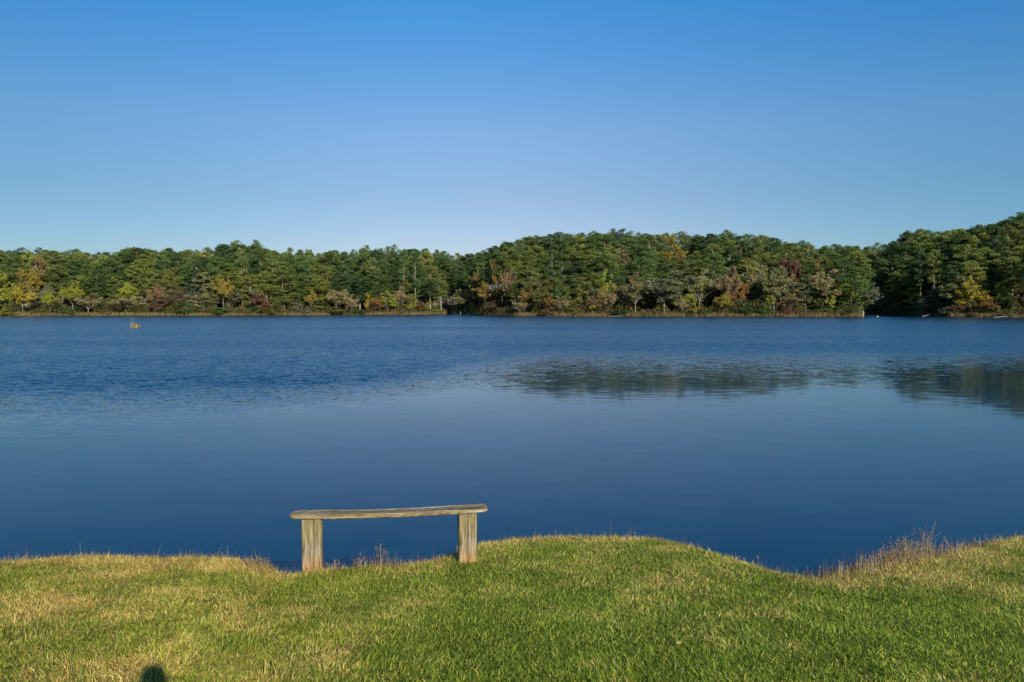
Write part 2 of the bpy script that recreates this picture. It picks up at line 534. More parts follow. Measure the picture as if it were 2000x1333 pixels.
def make_broad(seed, kind, H=12.0, W=8.0):
    """kind: leafy, sparse, bare, conical, layered"""
    r = np.random.default_rng(seed)
    V, Fc = [], []
    tips = []
    nl = {"leafy": 7, "sparse": 9, "bare": 9, "conical": 12, "layered": 9}[kind]
    lean = r.normal(0, 0.5, 2)
    if kind in ("conical", "layered"):
        tr = [(0, 0, -0.5), (0.1, 0, H * 0.3), (-0.05, 0.1, H * 0.65), (0, 0, H * 0.96)]
        tube(tr, [0.16, 0.12, 0.07, 0.02], 6, V, Fc)
        for i in range(nl * 3):
            s = (i + r.random()) / (nl * 3)
            z = H * (0.10 + 0.86 * s)
            Rr = W / 2 * ((1 - s) ** 0.75 * 0.95 + 0.08) * r.uniform(0.6, 1.1)
            if kind == "layered": Rr = W / 2 * math.sin(math.pi * min(1, 0.2 + 0.75 * s)) * r.uniform(0.6, 1.1)
            th = r.uniform(0, 6.28)
            p0 = np.array([0, 0, z - 0.1 * Rr]); p1 = np.array([math.cos(th) * Rr, math.sin(th) * Rr, z + 0.1 * Rr])
            tube([p0, p1], [0.07, 0.02], 3, V, Fc)
            tips.append((p1, 0.9)); tips.append((p0 * 0.45 + p1 * 0.55, 0.9))
    else:
        fork = H * r.uniform(0.22, 0.36)
        tr = [(0, 0, -0.5), (lean[0] * 0.2, lean[1] * 0.2, fork * 0.5), (lean[0] * 0.4, lean[1] * 0.4, fork)]
        thick = 0.18 if kind == "leafy" else 0.15
        tube(tr, [thick * 1.15, thick, thick * 0.9], 6, V, Fc)
        f = np.array(tr[-1])
        def branch(p, d, ln, rad, depth):
            n = 3
            pts = [p]; q = p.copy(); dd = d.copy()
            for k in range(n):
                dd = dd + r.normal(0, 0.16, 3); dd[2] += 0.06; dd /= np.linalg.norm(dd)
                q = q + dd * ln / n; pts.append(q.copy())
            tube(pts, [rad, rad * 0.8, rad * 0.62, rad * 0.42], 4 if depth == 0 else 3, V, Fc)
            if depth >= 2 or (depth >= 1 and kind == "leafy"):
                tips.append((q, 0.8)); tips.append((pts[2], 0.7))
            if depth < (2 if kind == "leafy" else 3):
                for k in range(3 if depth < 2 else 4):
                    j = r.integers(1, 4)
                    d2 = dd * 0.7 + r.normal(0, 0.55, 3); d2[2] = abs(d2[2]) * 0.7 + 0.05
                    d2 /= np.linalg.norm(d2)
                    branch(pts[j], d2, ln * r.uniform(0.48, 0.68), rad * 0.5, depth + 1)
        for i in range(nl):
            th = 6.283 * i / nl + r.uniform(-0.4, 0.4)
            up = r.uniform(0.35, 1.3)
            d = np.array([math.cos(th), math.sin(th), up * 1.4]); d /= np.linalg.norm(d)
            ln = (H - fork) * 0.55 * r.uniform(0.8, 1.1)
            ln = min(ln, W / 2 * 0.9 / max(0.25, math.hypot(d[0], d[1])))
            branch(f, d, ln, 0.085, 0)
        branch(f, np.array([lean[0] * 0.1, lean[1] * 0.1, 1.0]), (H - fork) * 0.66, 0.11, 0)
    vv = np.concatenate(V)
    C, T = [], []
    per = {"leafy": 40, "sparse": 13, "bare": 3, "conical": 46, "layered": 46}[kind]
    cr = {"leafy": 0.95, "sparse": 0.75, "bare": 1, "conical": 0.8, "layered": 0.75}[kind]
    for (p, s) in tips:
        if per == 0: break
        if kind == "sparse" and r.random() < 0.15: continue
        if kind == "leafy" and r.random() < 0.25: continue
        k = cr * r.uniform(0.6, 1.3)
        C.append(clump_points(p, k, k, k * (0.45 if kind in ("layered", "conical") else 0.7), per, r))
        T.append(np.full(per, r.uniform(0.7, 1.3)))
    # normalise to height H and width W
    def norm(a):
        return a
    if C:
        C = np.concatenate(C); T = np.concatenate(T)
        top = C[:, 2].max(); wid = np.percentile(np.abs(C[:, :2]), 96) * 2
    else:
        top = vv[:, 2].max(); wid = np.percentile(np.abs(vv[:, :2]), 96) * 2
    sc = np.array([W / wid, W / wid, H / top])
    vv = vv * sc
    tm = mesh_np("tree_trunk", vv, Fc, smooth=True)
    if len(C):
        C = C * sc
        lv, lf = leaf_quads(C, 0.42 if kind != "sparse" else 0.36, r, flat=0.1, aspect=0.65)
        tint = np.repeat(T * r.uniform(0.75, 1.3, len(T)), 4)[:, None] * np.ones(3)
        w = np.repeat(r.random(len(T)), 4)[:, None]
        tint = tint * (1 + (w - 0.5) * np.array([0.5, 0.15, 0.0]))
        cm = mesh_np("tree_crown", lv, lf, tint)
    else:
        cm = None
    return tm, cm

def make_shrub(seed, H=3.0, W=5.0, n=1500):
    r = np.random.default_rng(seed)
    V, Fc = [], []
    for i in range(7):
        th = r.uniform(0, 6.28); k = r.uniform(0.2, 0.9)
        tube([(0, 0, -0.3), (math.cos(th) * W * 0.2 * k, math.sin(th) * W * 0.2 * k, H * 0.5), (math.cos(th) * W * 0.4 * k, math.sin(th) * W * 0.4 * k, H * 0.85)], [0.06, 0.04, 0.015], 3, V, Fc)
    C, T = [], []
    for i in range(26):
        th = r.uniform(0, 6.28); k = r.uniform(0, 1) ** 0.6
        rr = W / 2 * 0.85 * k
        z = H * (0.15 + 0.75 * r.random() * math.sqrt(max(0.05, 1 - k * k * 0.8)))
        cc = r.uniform(0.5, 0.95)
        m = n // 26
        C.append(clump_points((math.cos(th) * rr, math.sin(th) * rr, z), cc, cc, cc * 0.6, m, r)); T.append(np.full(m, r.uniform(0.7, 1.3)))
    C = np.concatenate(C); T = np.concatenate(T)
    C[:, 2] = np.abs(C[:, 2])
    lv, lf = leaf_quads(C, 0.34, r, 0.1, 0.6)
    tint = np.repeat(T * r.uniform(0.75, 1.3, len(T)), 4)[:, None] * np.ones(3)
    return mesh_np("shrub_stems", np.concatenate(V), Fc), mesh_np("shrub_crown", lv, lf, tint)

PINES = [make_pine(100 + i, crown_base=cb, Rm=rm, nclump=nc) for i, (cb, rm, nc) in enumerate(
    [(0.40, 4.0, 74), (0.30, 4.6, 90), (0.52, 3.9, 60), (0.20, 4.2, 100), (0.34, 3.6, 80), (0.46, 4.5, 72), (0.16, 4.5, 110), (0.56, 4.2, 60)])]
BROAD = {k: [make_broad(200 + 17 * j + i, k) for i in range(n)] for j, (k, n) in enumerate(
    [("leafy", 5), ("sparse", 5), ("bare", 3), ("conical", 2), ("layered", 3)])}
SHRUBS = [make_shrub(400 + i) for i in range(4)]
for grp in list(BROAD.values()):
    for tm, cm in grp:
        tm.materials.append(MAT_BARK)
        if cm: cm.materials.append(MAT_LEAF)
for p in PINES:
    p[0].materials.append(MAT_BARK); p[1].materials.append(MAT_LEAF)
for tm, cm in SHRUBS:
    tm.materials.append(MAT_BARK); cm.materials.append(MAT_LEAF)

def plant(name, loc, rz, sc, trunk_me, crown_me, bark, leaf, label, cat, group=None, trunk_name="trunk"):
    root = empty(name, loc, rz)
    root.scale = sc
    tag(root, label, cat, group)
    t = obj(trunk_name, trunk_me, None, root); t.color = (*bark, 1)
    if crown_me is not None:
        c = obj("crown", crown_me, None, root); c.color = (*leaf, 1)
    return root

# ---------------------------------------------------------------- skyline of the photograph (where the trees reach)
SKYL = [(-200, 484), (0, 482), (8, 484), (25, 489), (60, 488), (100, 489), (130, 493), (160, 490), (190, 494), (230, 489), (265, 480), (290, 480), (312, 490), (330, 484),
        (352, 490), (375, 485), (420, 489), (432, 473), (455, 472), (472, 469), (490, 475), (500, 468), (515, 474), (530, 484), (545, 488), (560, 485), (580, 492), (600, 485),
        (640, 488), (680, 488), (710, 485), (740, 483), (770, 477), (785, 483), (830, 485), (865, 486), (890, 497), (905, 500), (925, 491), (945, 493), (965, 481),
        (990, 472), (1020, 463), (1060, 458), (1090, 453), (1125, 450), (1150, 456), (1180, 454), (1200, 450), (1250, 454), (1310, 454), (1350, 457), (1400, 456),
        (1420, 448), (1440, 455), (1480, 457), (1500, 465), (1510, 466), (1540, 473), (1570, 474), (1600, 481), (1620, 474), (1640, 473), (1660, 481), (1690, 487),
        (1700, 479), (1740, 473), (1760, 458), (1800, 447), (1830, 451), (1870, 447), (1900, 443), (1930, 441), (1950, 433), (1975, 420), (2000, 418), (2200, 405), (2400, 400)]
kx, ky = np.array(SKYL).T
def sky_py(px): return float(np.interp(px, kx, ky))
def z_at(py, Y):
    r_ = ray(1000, py)
    return r_[2] / r_[1] * Y
def x_at(px, Y): return (px - 1000) / F_PX * (Y * CP + 1.0 * SP)

C_ = dict(gold=(.32, .25, .04), yellow=(.42, .34, .04), yellowgreen=(.20, .22, .03), orange=(.30, .16, .045), red=(.19, .08, .05), redbrown=(.17, .115, .055),
          maroon=(.15, .055, .045), tan=(.22, .19, .09), paleolive=(.17, .17, .07), green=(.06, .11, .025), darkgreen=(.035, .07, .02), olive=(.11, .12, .03),
          pinkbrown=(.20, .15, .08), purplebrown=(.12, .09, .06), ochre=(.22, .17, .05), greyolive=(.14, .15, .08))
PALE = (.34, .315, .27); GREY = (.24, .21, .18); DARK = (.09, .07, .05); MID = (.16, .13, .10)

# px of centre, top py, width px, kind, colour, bark, inland metres (None = near the water), category, label
TREES = [
 (20, 533, 40, "leafy", "yellowgreen", MID, 9, "tall yellow-green tree behind the yellow sapling at the far left shore"),
 (45, 561, 34, "leafy", "yellow", PALE, 4, "bright yellow sapling with a pale trunk near the left end of the shore"),
 (84, 497, 44, "sparse", "ochre", PALE, 26, "tall half bare orange tree among the pines at far left"),
 (60, 522, 34, "sparse", "gold", GREY, 15, "thin golden tree just left below the tall half bare orange tree"),
 (98, 569, 32, "leafy", "yellowgreen", GREY, 5, "small yellow-green tree right of the bright yellow sapling on the left shore"),
 (142, 549, 42, "sparse", "yellowgreen", PALE, 6, "thin yellow-green tree with a pale trunk, left of the grey leaning bare tree"),
 (172, 571, 38, "bare", "tan", PALE, 4, "grey leafless leaning tree at the water's edge on the left shore"),
 (250, 551, 30, "leafy", "yellowgreen", MID, 10, "slim yellow-green tree behind the low tan tree near the reed clump"),
 (246, 579, 46, "sparse", "tan", PALE, 4, "low spreading tan tree on the left shore behind the floating reed clump"),
 (308, 551, 30, "leafy", "redbrown", GREY, 9, "rusty brown tree standing over the red shore tree on the left"),
 (303, 582, 36, "leafy", "red", PALE, 4, "low red tree at the waterline right of the reed clump"),
 (332, 520, 34, "sparse", "olive", GREY, 20, "sparse olive tree among the pines above the purple-brown bush tree"),
 (350, 561, 50, "sparse", "purplebrown", DARK, 7, "purple-brown bushy bare tree on the left shore"),
 (398, 532, 44, "layered", "paleolive", PALE, 8, "pale green tree with a whitish trunk beside the tall yellow tree"),
 (436, 536, 40, "leafy", "gold", GREY, 10, "tall golden yellow tree below the highest pines of the left shore"),
 (505, 572, 26, "sparse", "maroon", DARK, 5, "small dark maroon tree below the highest left pines"),
 (521, 588, 18, "sparse", "red", DARK, 3, "tiny red tree by the reeds on the left shore"),
 (607, 569, 22, "leafy", "gold", GREY, 4, "small bright orange-gold tree in the middle of the left shore"),
 (657, 564, 34, "sparse", "tan", PALE, 5, "tan tree with many pale upright limbs right of the small orange-gold tree"),
 (686, 575, 24, "bare", "tan", PALE, 3, "white leafless tree leaning right in the middle of the left shore"),
 (720, 571, 16, "leafy", "yellow", GREY, 7, "narrow bright yellow tree right of the white leaning tree"),
 (733, 580, 24, "sparse", "orange", GREY, 4, "small orange sapling beside the narrow yellow tree"),
 (721, 602, 12, "sparse", "red", DARK, 2, "tiny crimson sapling under the narrow yellow tree"),
 (756, 567, 36, "leafy", "yellowgreen", GREY, 5, "rounded yellow-green tree on the shore left of the middle cove"),
 (778, 558, 28, "sparse", "pinkbrown", GREY, 10, "pinkish brown thin tree behind the rounded yellow-green tree"),
 (804, 577, 24, "leafy", "yellowgreen", GREY, 5, "small lime tree right of the pinkish brown thin tree"),
 (820, 588, 18, "sparse", "maroon", DARK, 3, "small maroon tree beside the small lime tree"),
 (842, 589, 30, "layered", "yellowgreen", GREY, 4, "low flat lime tree at the left mouth of the middle cove"),
 (912, 534, 30, "layered", "green", DARK, 14, "green broadleaf tree on the right mouth of the middle cove"),
 (908, 563, 36, "leafy", "paleolive", GREY, 5, "pale dappled olive tree at the right mouth of the middle cove"),
 (937, 514, 26, "sparse", "ochre", GREY, 20, "thin ochre tree above the pale dappled olive tree"),
 (968, 492, 22, "sparse", "ochre", GREY, 40, "small orange-brown tree near the skyline right of the middle cove"),
 (962, 588, 26, "sparse", "red", DARK, 6, "dim red tree in the shade right of the middle cove"),
 (990, 524, 32, "sparse", "pinkbrown", GREY, 18, "brown thin tree at the shaded left side of the wooded point"),
 (1016, 582, 26, "bare", "tan", PALE, 3, "small grey leafless tree leaning left at the start of the sunny point"),
 (1031, 563, 40, "sparse", "ochre", GREY, 7, "ochre tree beside the small grey leaning leafless tree"),
 (1056, 560, 32, "sparse", "olive", PALE, 6, "thin olive tree with two pale stems left of the orange sapling"),
 (1073, 570, 18, "sparse", "orange", GREY, 4, "narrow orange sapling on the wooded point"),
 (1091, 549, 28, "leafy", "green", GREY, 9, "small rounded green tree above the white stemmed bare tree"),
 (1098, 577, 24, "bare", "tan", PALE, 3, "small bare tree with a white stem on the wooded point"),
 (1126, 544, 42, "leafy", "olive", MID, 8, "broad olive green tree on the left part of the point"),
 (1157, 578, 34, "sparse", "redbrown", PALE, 5, "low red-brown twiggy tree right of the broad olive green tree"),
 (1157, 592, 14, "leafy", "yellow", GREY, 2.5, "tiny yellow bush-like tree under the low red-brown twiggy tree"),
 (1180, 526, 34, "leafy", "yellowgreen", DARK, 12, "yellow-green clumpy tree with a dark hollow to its right"),
 (1175, 560, 14, "leafy", "yellow", GREY, 5, "small lemon yellow tree under the clumpy yellow-green tree"),
 (1188, 560, 26, "bare", "tan", GREY, 4, "brown bare twiggy tree next to the small lemon yellow tree"),
 (1219, 484, 34, "sparse", "pinkbrown", PALE, 48, "pinkish half bare tree on the hill left of the big golden tree"),
 (1236, 532, 32, "sparse", "redbrown", GREY, 18, "rusty thin tree on the slope below the pinkish half bare tree"),
 (1241, 549, 38, "sparse", "paleolive", PALE, 4, "pale olive tree with forked white trunk on the point"),
 (1298, 528, 78, "sparse", "greyolive", PALE, 6, "widest spreading grey-green tree with a pale trunk in the middle of the point"),
 (1320, 458, 52, "leafy", "gold", GREY, 72, "big golden orange tree on the skyline of the hill"),
 (1332, 576, 20, "bare", "tan", PALE, 3, "thin pale bare tree under the widest spreading tree"),
 (1346, 574, 28, "leafy", "yellowgreen", GREY, 5, "small yellow-green tree right of the thin pale bare tree"),
 (1357, 594, 14, "leafy", "yellow", GREY, 2.5, "tiny yellow sapling right of the small yellow-green tree"),
 (1366, 523, 46, "sparse", "paleolive", PALE, 9, "tall pale olive tree with whitish branches left of the tallest leafless tree"),
 (1420, 519, 50, "sparse", "pinkbrown", PALE, 7, "tall nearly leafless pinkish tree with white limbs on the point"),
 (1412, 571, 40, "leafy", "gold", GREY, 4, "low golden yellow tree in front of the tall white-limbed tree"),
 (1430, 560, 16, "sparse", "red", DARK, 6, "small red tree tucked right of the low golden yellow tree"),
 (1447, 549, 30, "sparse", "orange", GREY, 10, "dull orange tree right of the tall white-limbed tree"),
 (1450, 485, 24, "sparse", "redbrown", PALE, 52, "small reddish half bare tree high on the hill right of the golden one"),
 (1480, 514, 36, "sparse", "tan", PALE, 18, "tan thin tree on the slope above the tall pale yellowish tree"),
 (1512, 519, 48, "sparse", "paleolive", PALE, 7, "tall pale yellowish tree between dark shrub and maroon tree"),
 (1503, 570, 20, "leafy", "yellowgreen", PALE, 4, "narrow lime tree at the foot of the tall pale yellowish tree"),
 (1547, 497, 38, "sparse", "maroon", GREY, 32, "dark red-maroon tree on the right shoulder of the hill"),
 (1546, 564, 32, "sparse", "pinkbrown", GREY, 6, "pinkish brown bushy tree below the dark red-maroon tree"),
 (1573, 542, 46, "layered", "green", MID, 9, "green layered tree between pinkish brown tree and tall straw-coloured tree"),
 (1606, 526, 50, "sparse", "tan", GREY, 10, "tall straw-coloured tree left of the green pointed tree"),
 (1598, 503, 28, "sparse", "ochre", GREY, 28, "ochre tree behind the tall straw-coloured tree"),
 (1622, 568, 18, "leafy", "yellowgreen", GREY, 5, "narrow lime yellow tree in front of the straw-coloured tree"),
 (1662, 518, 54, "conical", "green", DARK, 5, "bright green pointed tree at the right tip of the wooded point"),
 (1820, 574, 46, "layered", "greyolive", MID, 4, "greyish layered tree over the fallen log on the right shore"),
 (1826, 558, 20, "sparse", "redbrown", GREY, 12, "small reddish tree in the shade above the greyish layered tree"),
 (1873, 588, 20, "sparse", "red", DARK, 3, "small crimson tree left of the big yellow tree on the right shore"),
 (1896, 540, 54, "leafy", "yellow", GREY, 6, "big yellow tree on the right shore, the brightest there"),
 (1927, 582, 26, "sparse", "orange", GREY, 3, "low orange tree right of the big yellow tree"),
 (1942, 592, 20, "sparse", "orange", DARK, 2.5, "smallest orange sapling at the water on the right shore"),
 (1950, 550, 24, "sparse", "yellowgreen", GREY, 14, "dim yellow-green tree behind the smallest orange sapling"),
 (1985, 566, 30, "sparse", "redbrown", DARK, 9, "dim red-brown tree near the right end of the shore"),
]
CATK = {"leafy": "tree", "sparse": "tree", "bare": "bare tree", "conical": "tree", "layered": "tree"}
NAMEK = {"leafy": "broadleaf_tree", "sparse": "broadleaf_tree", "bare": "bare_tree", "conical": "conical_tree", "layered": "broadleaf_tree"}
for i, (px, top, wpx, kind, colr, bark, inland, label) in enumerate(TREES):
    Y = float(shore_y(px)) + inland
    zb = float(far_z(px, Y)) - 0.1
    zt = z_at(top, Y)
    hh = max(1.5, zt - zb)
    ww = wpx * Y / F_PX * (1.25 if colr in ("olive", "greyolive", "paleolive", "green", "tan") else 1.0)
    var = BROAD[kind][i % len(BROAD[kind])]
    base_c = np.array(C_[colr])
    if colr in ("gold", "yellow", "orange", "red", "maroon"):
        base_c = base_c * 0.78 + np.array((.13, .14, .045)) * 0.22
    col = base_c * rnd.uniform(1.0, 1.2) * (0.95 if colr in ("yellow", "gold", "orange", "red", "maroon", "ochre") else 1.25)
    plant(NAMEK[kind], (x_at(px, Y), Y, zb), rnd.uniform(0, 6.28), (ww / 8.0, ww / 8.0, hh / 12.0), var[0], var[1], bark, col, label, CATK[kind],
          "autumn broadleaf trees along the far shore")

# shrubs along the waterline: px, height px, width px, colour, label
SHR = [
 (18, 14, 46, "yellowgreen", "low yellow-green bush at the far left end of the shore"),
 (76, 12, 36, "olive", "low olive bush right of the bright yellow sapling"),
 (138, 14, 44, "green", "dark green bush under the thin yellow-green tree on the left shore"),
 (205, 12, 34, "redbrown", "low rusty bush right of the grey leaning tree"),
 (363, 30, 44, "green", "big rounded green shrub on the left shore under the purple-brown tree"),
 (430, 16, 50, "green", "low green shrub below the tall golden yellow tree"),
 (520, 14, 42, "olive", "olive shrub at the waterline below the small maroon tree"),
 (585, 25, 44, "greyolive", "rounded grey-olive shrub left of the small orange-gold tree"),
 (650, 16, 60, "olive", "broad low shrub under the tan tree with pale limbs"),
 (700, 12, 34, "green", "small green shrub right of the white leaning tree"),
 (780, 10, 44, "tan", "low tan shrub left of the small lime tree"),
 (1075, 20, 44, "redbrown", "low red-brown shrub below the narrow orange sapling"),
 (1121, 28, 34, "olive", "rounded olive shrub below the broad olive green tree"),
 (1205, 14, 50, "darkgreen", "dark low shrub right of the brown bare twiggy tree"),
 (1270, 14, 40, "redbrown", "low brown shrub under the widest spreading tree"),
 (1375, 20, 20, "green", "small green shrub left of the low golden yellow tree"),
 (1452, 30, 52, "darkgreen", "dark green rounded shrub, the largest on the point"),
 (1490, 26, 36, "green", "green shrub right of the large dark rounded shrub"),
 (1538, 18, 34, "maroon", "maroon shrub below the pinkish brown bushy tree"),
 (1570, 16, 40, "redbrown", "low rusty shrub below the green layered tree"),
 (1640, 12, 44, "olive", "low olive shrub left of the green pointed tree"),
 (1856, 24, 38, "greyolive", "grey-green shrub left of the small crimson tree on the right shore"),
 (1908, 10, 30, "olive", "low olive shrub under the big yellow tree"),
 (1965, 14, 40, "olive", "low shrub by the pale driftwood on the right shore"),
]
for i, (px, hpx, wpx, colr, label) in enumerate(SHR):
    Y = float(shore_y(px)) + 2.6
    zb = float(far_z(px, Y)) - 0.1
    tm, cm = SHRUBS[i % 4]
    plant("shrub", (x_at(px, Y), Y, zb), rnd.uniform(0, 6.28), (wpx * Y / F_PX / 5.0,) * 2 + (hpx * Y / F_PX / 3.0,), tm, cm, MID, np.array(C_[colr]), label, "shrub",
          "shrubs along the far waterline", trunk_name="stems")

# pines ------------------------------------------------------------------
ORD = {1: "first", 2: "second", 3: "third", 4: "fourth", 5: "fifth", 6: "sixth", 7: "seventh"}
LANDM = [(-400, "the left edge of the photo"), (45, "the bright yellow sapling"), (172, "the grey leaning leafless tree"), (303, "the low red shore tree"), (436, "the tall golden yellow tree"),
         (607, "the small orange-gold tree"), (720, "the narrow bright yellow tree"), (842, "the flat lime tree by the cove"), (968, "the orange-brown skyline tree"), (1126, "the broad olive green tree"),
         (1320, "the big golden skyline tree"), (1420, "the tall white-limbed tree"), (1547, "the dark red-maroon tree"), (1662, "the green pointed tree"),
         (1820, "the greyish layered tree"), (1896, "the big yellow tree")]
ORD = {1: "first", 2: "second", 3: "third", 4: "fourth", 5: "fifth", 6: "sixth"}
# more broadleaf trees between the named ones
FILLC = [("olive", "olive"), ("greyish olive", "greyolive"), ("pale olive", "paleolive"), ("green", "green"), ("yellowish green", "yellowgreen"), ("ochre", "ochre"), ("brown", "redbrown")]
cnt = {}
px = -40.0
while px < 2050:
    q = px + rnd.uniform(-5, 5)
    px += (21 if 1000 < q < 1690 else 44) * rnd.uniform(0.8, 1.25)
    if 862 < q < 905 or 1690 < q < 1740: continue
    inl = rnd.choice([8, 14, 20]) if not 1000 < q < 1690 else rnd.choice([10, 16, 23, 31])
    Y = float(shore_y(q)) + inl
    zb = float(far_z(q, Y)) - 0.1
    hh = rnd.uniform(9, 14)
    kd = rnd.choice(["leafy", "leafy", "sparse", "layered"])
    cn, ck = rnd.choices(FILLC, [4, 4, 3, 3, 2, 1, 1])[0]
    var = BROAD[kd][rnd.randrange(len(BROAD[kd]))]
    k, (lx, ln) = max(((k, l) for k, l in enumerate(LANDM) if l[0] <= q), key=lambda a: a[0])
    cnt[k] = cnt.get(k, 0) + 1
    ww = hh * rnd.uniform(0.62, 0.85)
    shape = {"leafy": "leafy", "sparse": "thin", "layered": "flat-layered"}[kd]
    plant("broadleaf_tree", (x_at(q, Y), Y, zb), rnd.uniform(0, 6.28), (ww / 8.0, ww / 8.0, hh / 12.0), var[0], var[1], rnd.choice([MID, GREY, PALE, DARK]),
          np.array(C_[ck]) * rnd.uniform(0.95, 1.5), f"{cn} {shape} tree, {ORD.get(cnt[k], 'last')} such filler right of {ln}".replace(" such filler", ""),
          "tree", "olive and green broadleaf trees of the forest edge")
ROWS = [("front", 11, 36), ("second", 24, 34), ("third", 40, 34), ("fourth", 60, 33)]
PCOL = [("olive green", (.098, .128, .034)), ("mid green", (.066, .112, .032)), ("dark green", (.040, .076, .026)), ("yellowish green", (.135, .160, .038))]
for ri, (rname, inland, step) in enumerate(ROWS):
    count = {}
    px = -75.0 + ri * 17
    while px < 2090:
        q = px + rnd.uniform(-9, 9)
        px += step * rnd.uniform(0.85, 1.15)
        t = inland + rnd.uniform(-4, 4)
        if 868 < q < 905 and ri == 0: continue
        if 1000 < q < 1690: t += 9
        for (bx, btop, bw, bk, bc, bb, binl, bl) in TREES:
            if abs(bx - q) < bw * 0.5 + 9 and t < binl + 4:
                t = binl + 5 + rnd.uniform(0, 3) if binl < 45 else t
        if ri == 0 and t > 30: continue
        # leave light around the sunny broadleaf fringe
        Y = float(shore_y(q)) + t
        zb = float(far_z(q, Y)) - 0.2
        zsk = z_at(sky_py(q) , Y)
        full = zsk - zb
        if 1000 < q < 1660:
            nat = [13.5, 17.5, 20, 24][ri] * rnd.uniform(0.9, 1.12)
        elif q >= 1690:
            nat = [19, 22, 26, 30][ri] * rnd.uniform(0.92, 1.08)
        else:
            nat = [18, 23, 27, 32][ri] * rnd.uniform(0.82, 1.15)
        hh = min(nat, full * rnd.uniform(0.93, 1.005))
        for (bx, btop, bw, bk, bc, bb, binl, bl) in TREES:
            if binl >= 18 and t < binl and abs(bx - q) < bw * 0.5 + 10:
                hh = min(hh, z_at(btop + 0.9 * bw, Y) - zb)
        if hh < 7: continue
        vi = rnd.choice([3, 6, 4, 1, 2, 7, 0]) if ri == 0 else rnd.randrange(8)
        var = PINES[vi]
        wsc = (0.72 + 0.28 * hh / 24.0) * rnd.uniform(0.92, 1.35)
        cname, colr = rnd.choices(PCOL, [4, 3, 3, 2])[0]
        col = np.array(colr) * rnd.uniform(0.85, 1.15)
        k, (lx, ln) = max(((k, l) for k, l in enumerate(LANDM) if l[0] <= q), key=lambda a: a[0])
        count[k] = count.get(k, 0) + 1
        lab = f"{cname} pine, {rname} row, {ORD.get(count[k], 'last')} right of {ln}"
        bark = (.15, .12, .095) if rnd.random() < 0.55 else (.34, .30, .25)
        plant("pine_tree", (x_at(q, Y), Y, zb), rnd.uniform(0, 6.28), (wsc, wsc, hh / 24.0), var[0], var[1], bark, col, lab, "pine tree",
              "pines of the forest on the far shore")

TALL = [(532, 506, "right of the small dark maroon tree"), (597, 500, "left of the small orange-gold tree"), (676, 498, "behind the white leaning tree"),
        (728, 503, "behind the narrow bright yellow tree"), (789, 490, "left of the small lime tree"), (811, 497, "right of the small lime tree"),
        (474, 486, "under the highest pines of the left shore"), (366, 505, "behind the big rounded green shrub"), (1797, 484, "on the dark right shore, left of two"),
        (1824, 488, "on the dark right shore, right of two"), (948, 512, "at the shaded side of the point")]
tall_v = [make_pine(500 + i, crown_base=cb, Rm=3.4, nclump=44) for i, cb in enumerate((0.48, 0.56, 0.42))]
for v in tall_v:
    v[0].materials.append(MAT_BARK); v[1].materials.append(MAT_LEAF)
for i, (px, top, where) in enumerate(TALL):
    Y = float(shore_y(px)) + rnd.uniform(10, 15)
    zb = float(far_z(px, Y)) - 0.2
    hh = z_at(top, Y) - zb
    v = tall_v[i % 3]
    plant("pine_tree", (x_at(px, Y), Y, zb), rnd.uniform(0, 6.28), (0.8, 0.8, hh / 24.0), v[0], v[1], (.24, .205, .165), np.array(PCOL[i % 3][1]) * 1.1,
          f"slender pine with a bare straight trunk {where}", "pine tree", "pines of the forest on the far shore")

# the wood behind: one mass reaching the skyline ---------------------------
def merge_trees(items):
    Vs, Fs, Cs, base = [], [], [], 0
    for (lv, lf, ct, keep) in items:
        Vs.append(lv); Fs.append(lf + base); Cs.append(ct); base += len(lv)
    return np.concatenate(Vs), np.concatenate(Fs), np.concatenate(Cs)
items, titems = [], []
for ri, inland in enumerate((84, 106, 140)):
    px = -150.0 + ri * 12
    while px < 2160:
        q = px + rnd.uniform(-8, 8); px += 27 * rnd.uniform(0.8, 1.2)
        Y = float(shore_y(q)) + inland + rnd.uniform(-7, 7)
        if 875 < q < 900: Y = 345 + inland
        zb = float(far_z(q, Y)) - 0.3
        zsk = z_at(sky_py(q) + 0.6, Y)
        hh = min((zsk - zb) * (rnd.uniform(0.92, 1.0) if rnd.random() > 0.08 else 1.04), 38)
        if hh < 6: continue
        v = PINES[rnd.randrange(8)]
        lv, lf, ct = v[5], v[6], v[7]
        n = len(lf); keep = np.sort(rng.choice(n, int(n * 0.40), replace=False))
        vv = lv.reshape(-1, 4, 3)[keep].reshape(-1, 3).copy(); cc = ct.reshape(-1, 4, 3)[keep].reshape(-1, 3)
        a = rnd.uniform(0, 6.28); w = rnd.uniform(0.9, 1.2)
        cen = vv.reshape(-1, 4, 3)
        M = np.array([[math.cos(a) * w, -math.sin(a) * w, 0], [math.sin(a) * w, math.cos(a) * w, 0], [0, 0, hh / 24.0]])
        vv = vv @ M.T + np.array([x_at(q, Y), Y, zb])
        col = np.array(rnd.choice(PCOL[:3])[1]) * rnd.uniform(0.85, 1.15)
        items.append((vv, np.arange(len(keep) * 4).reshape(-1, 4), cc * col, None))
        tv = v[3] @ M.T + np.array([x_at(q, Y), Y, zb])
        titems.append((tv, v[4], np.ones((len(tv), 3)) * np.array((.18, .15, .12)), None))
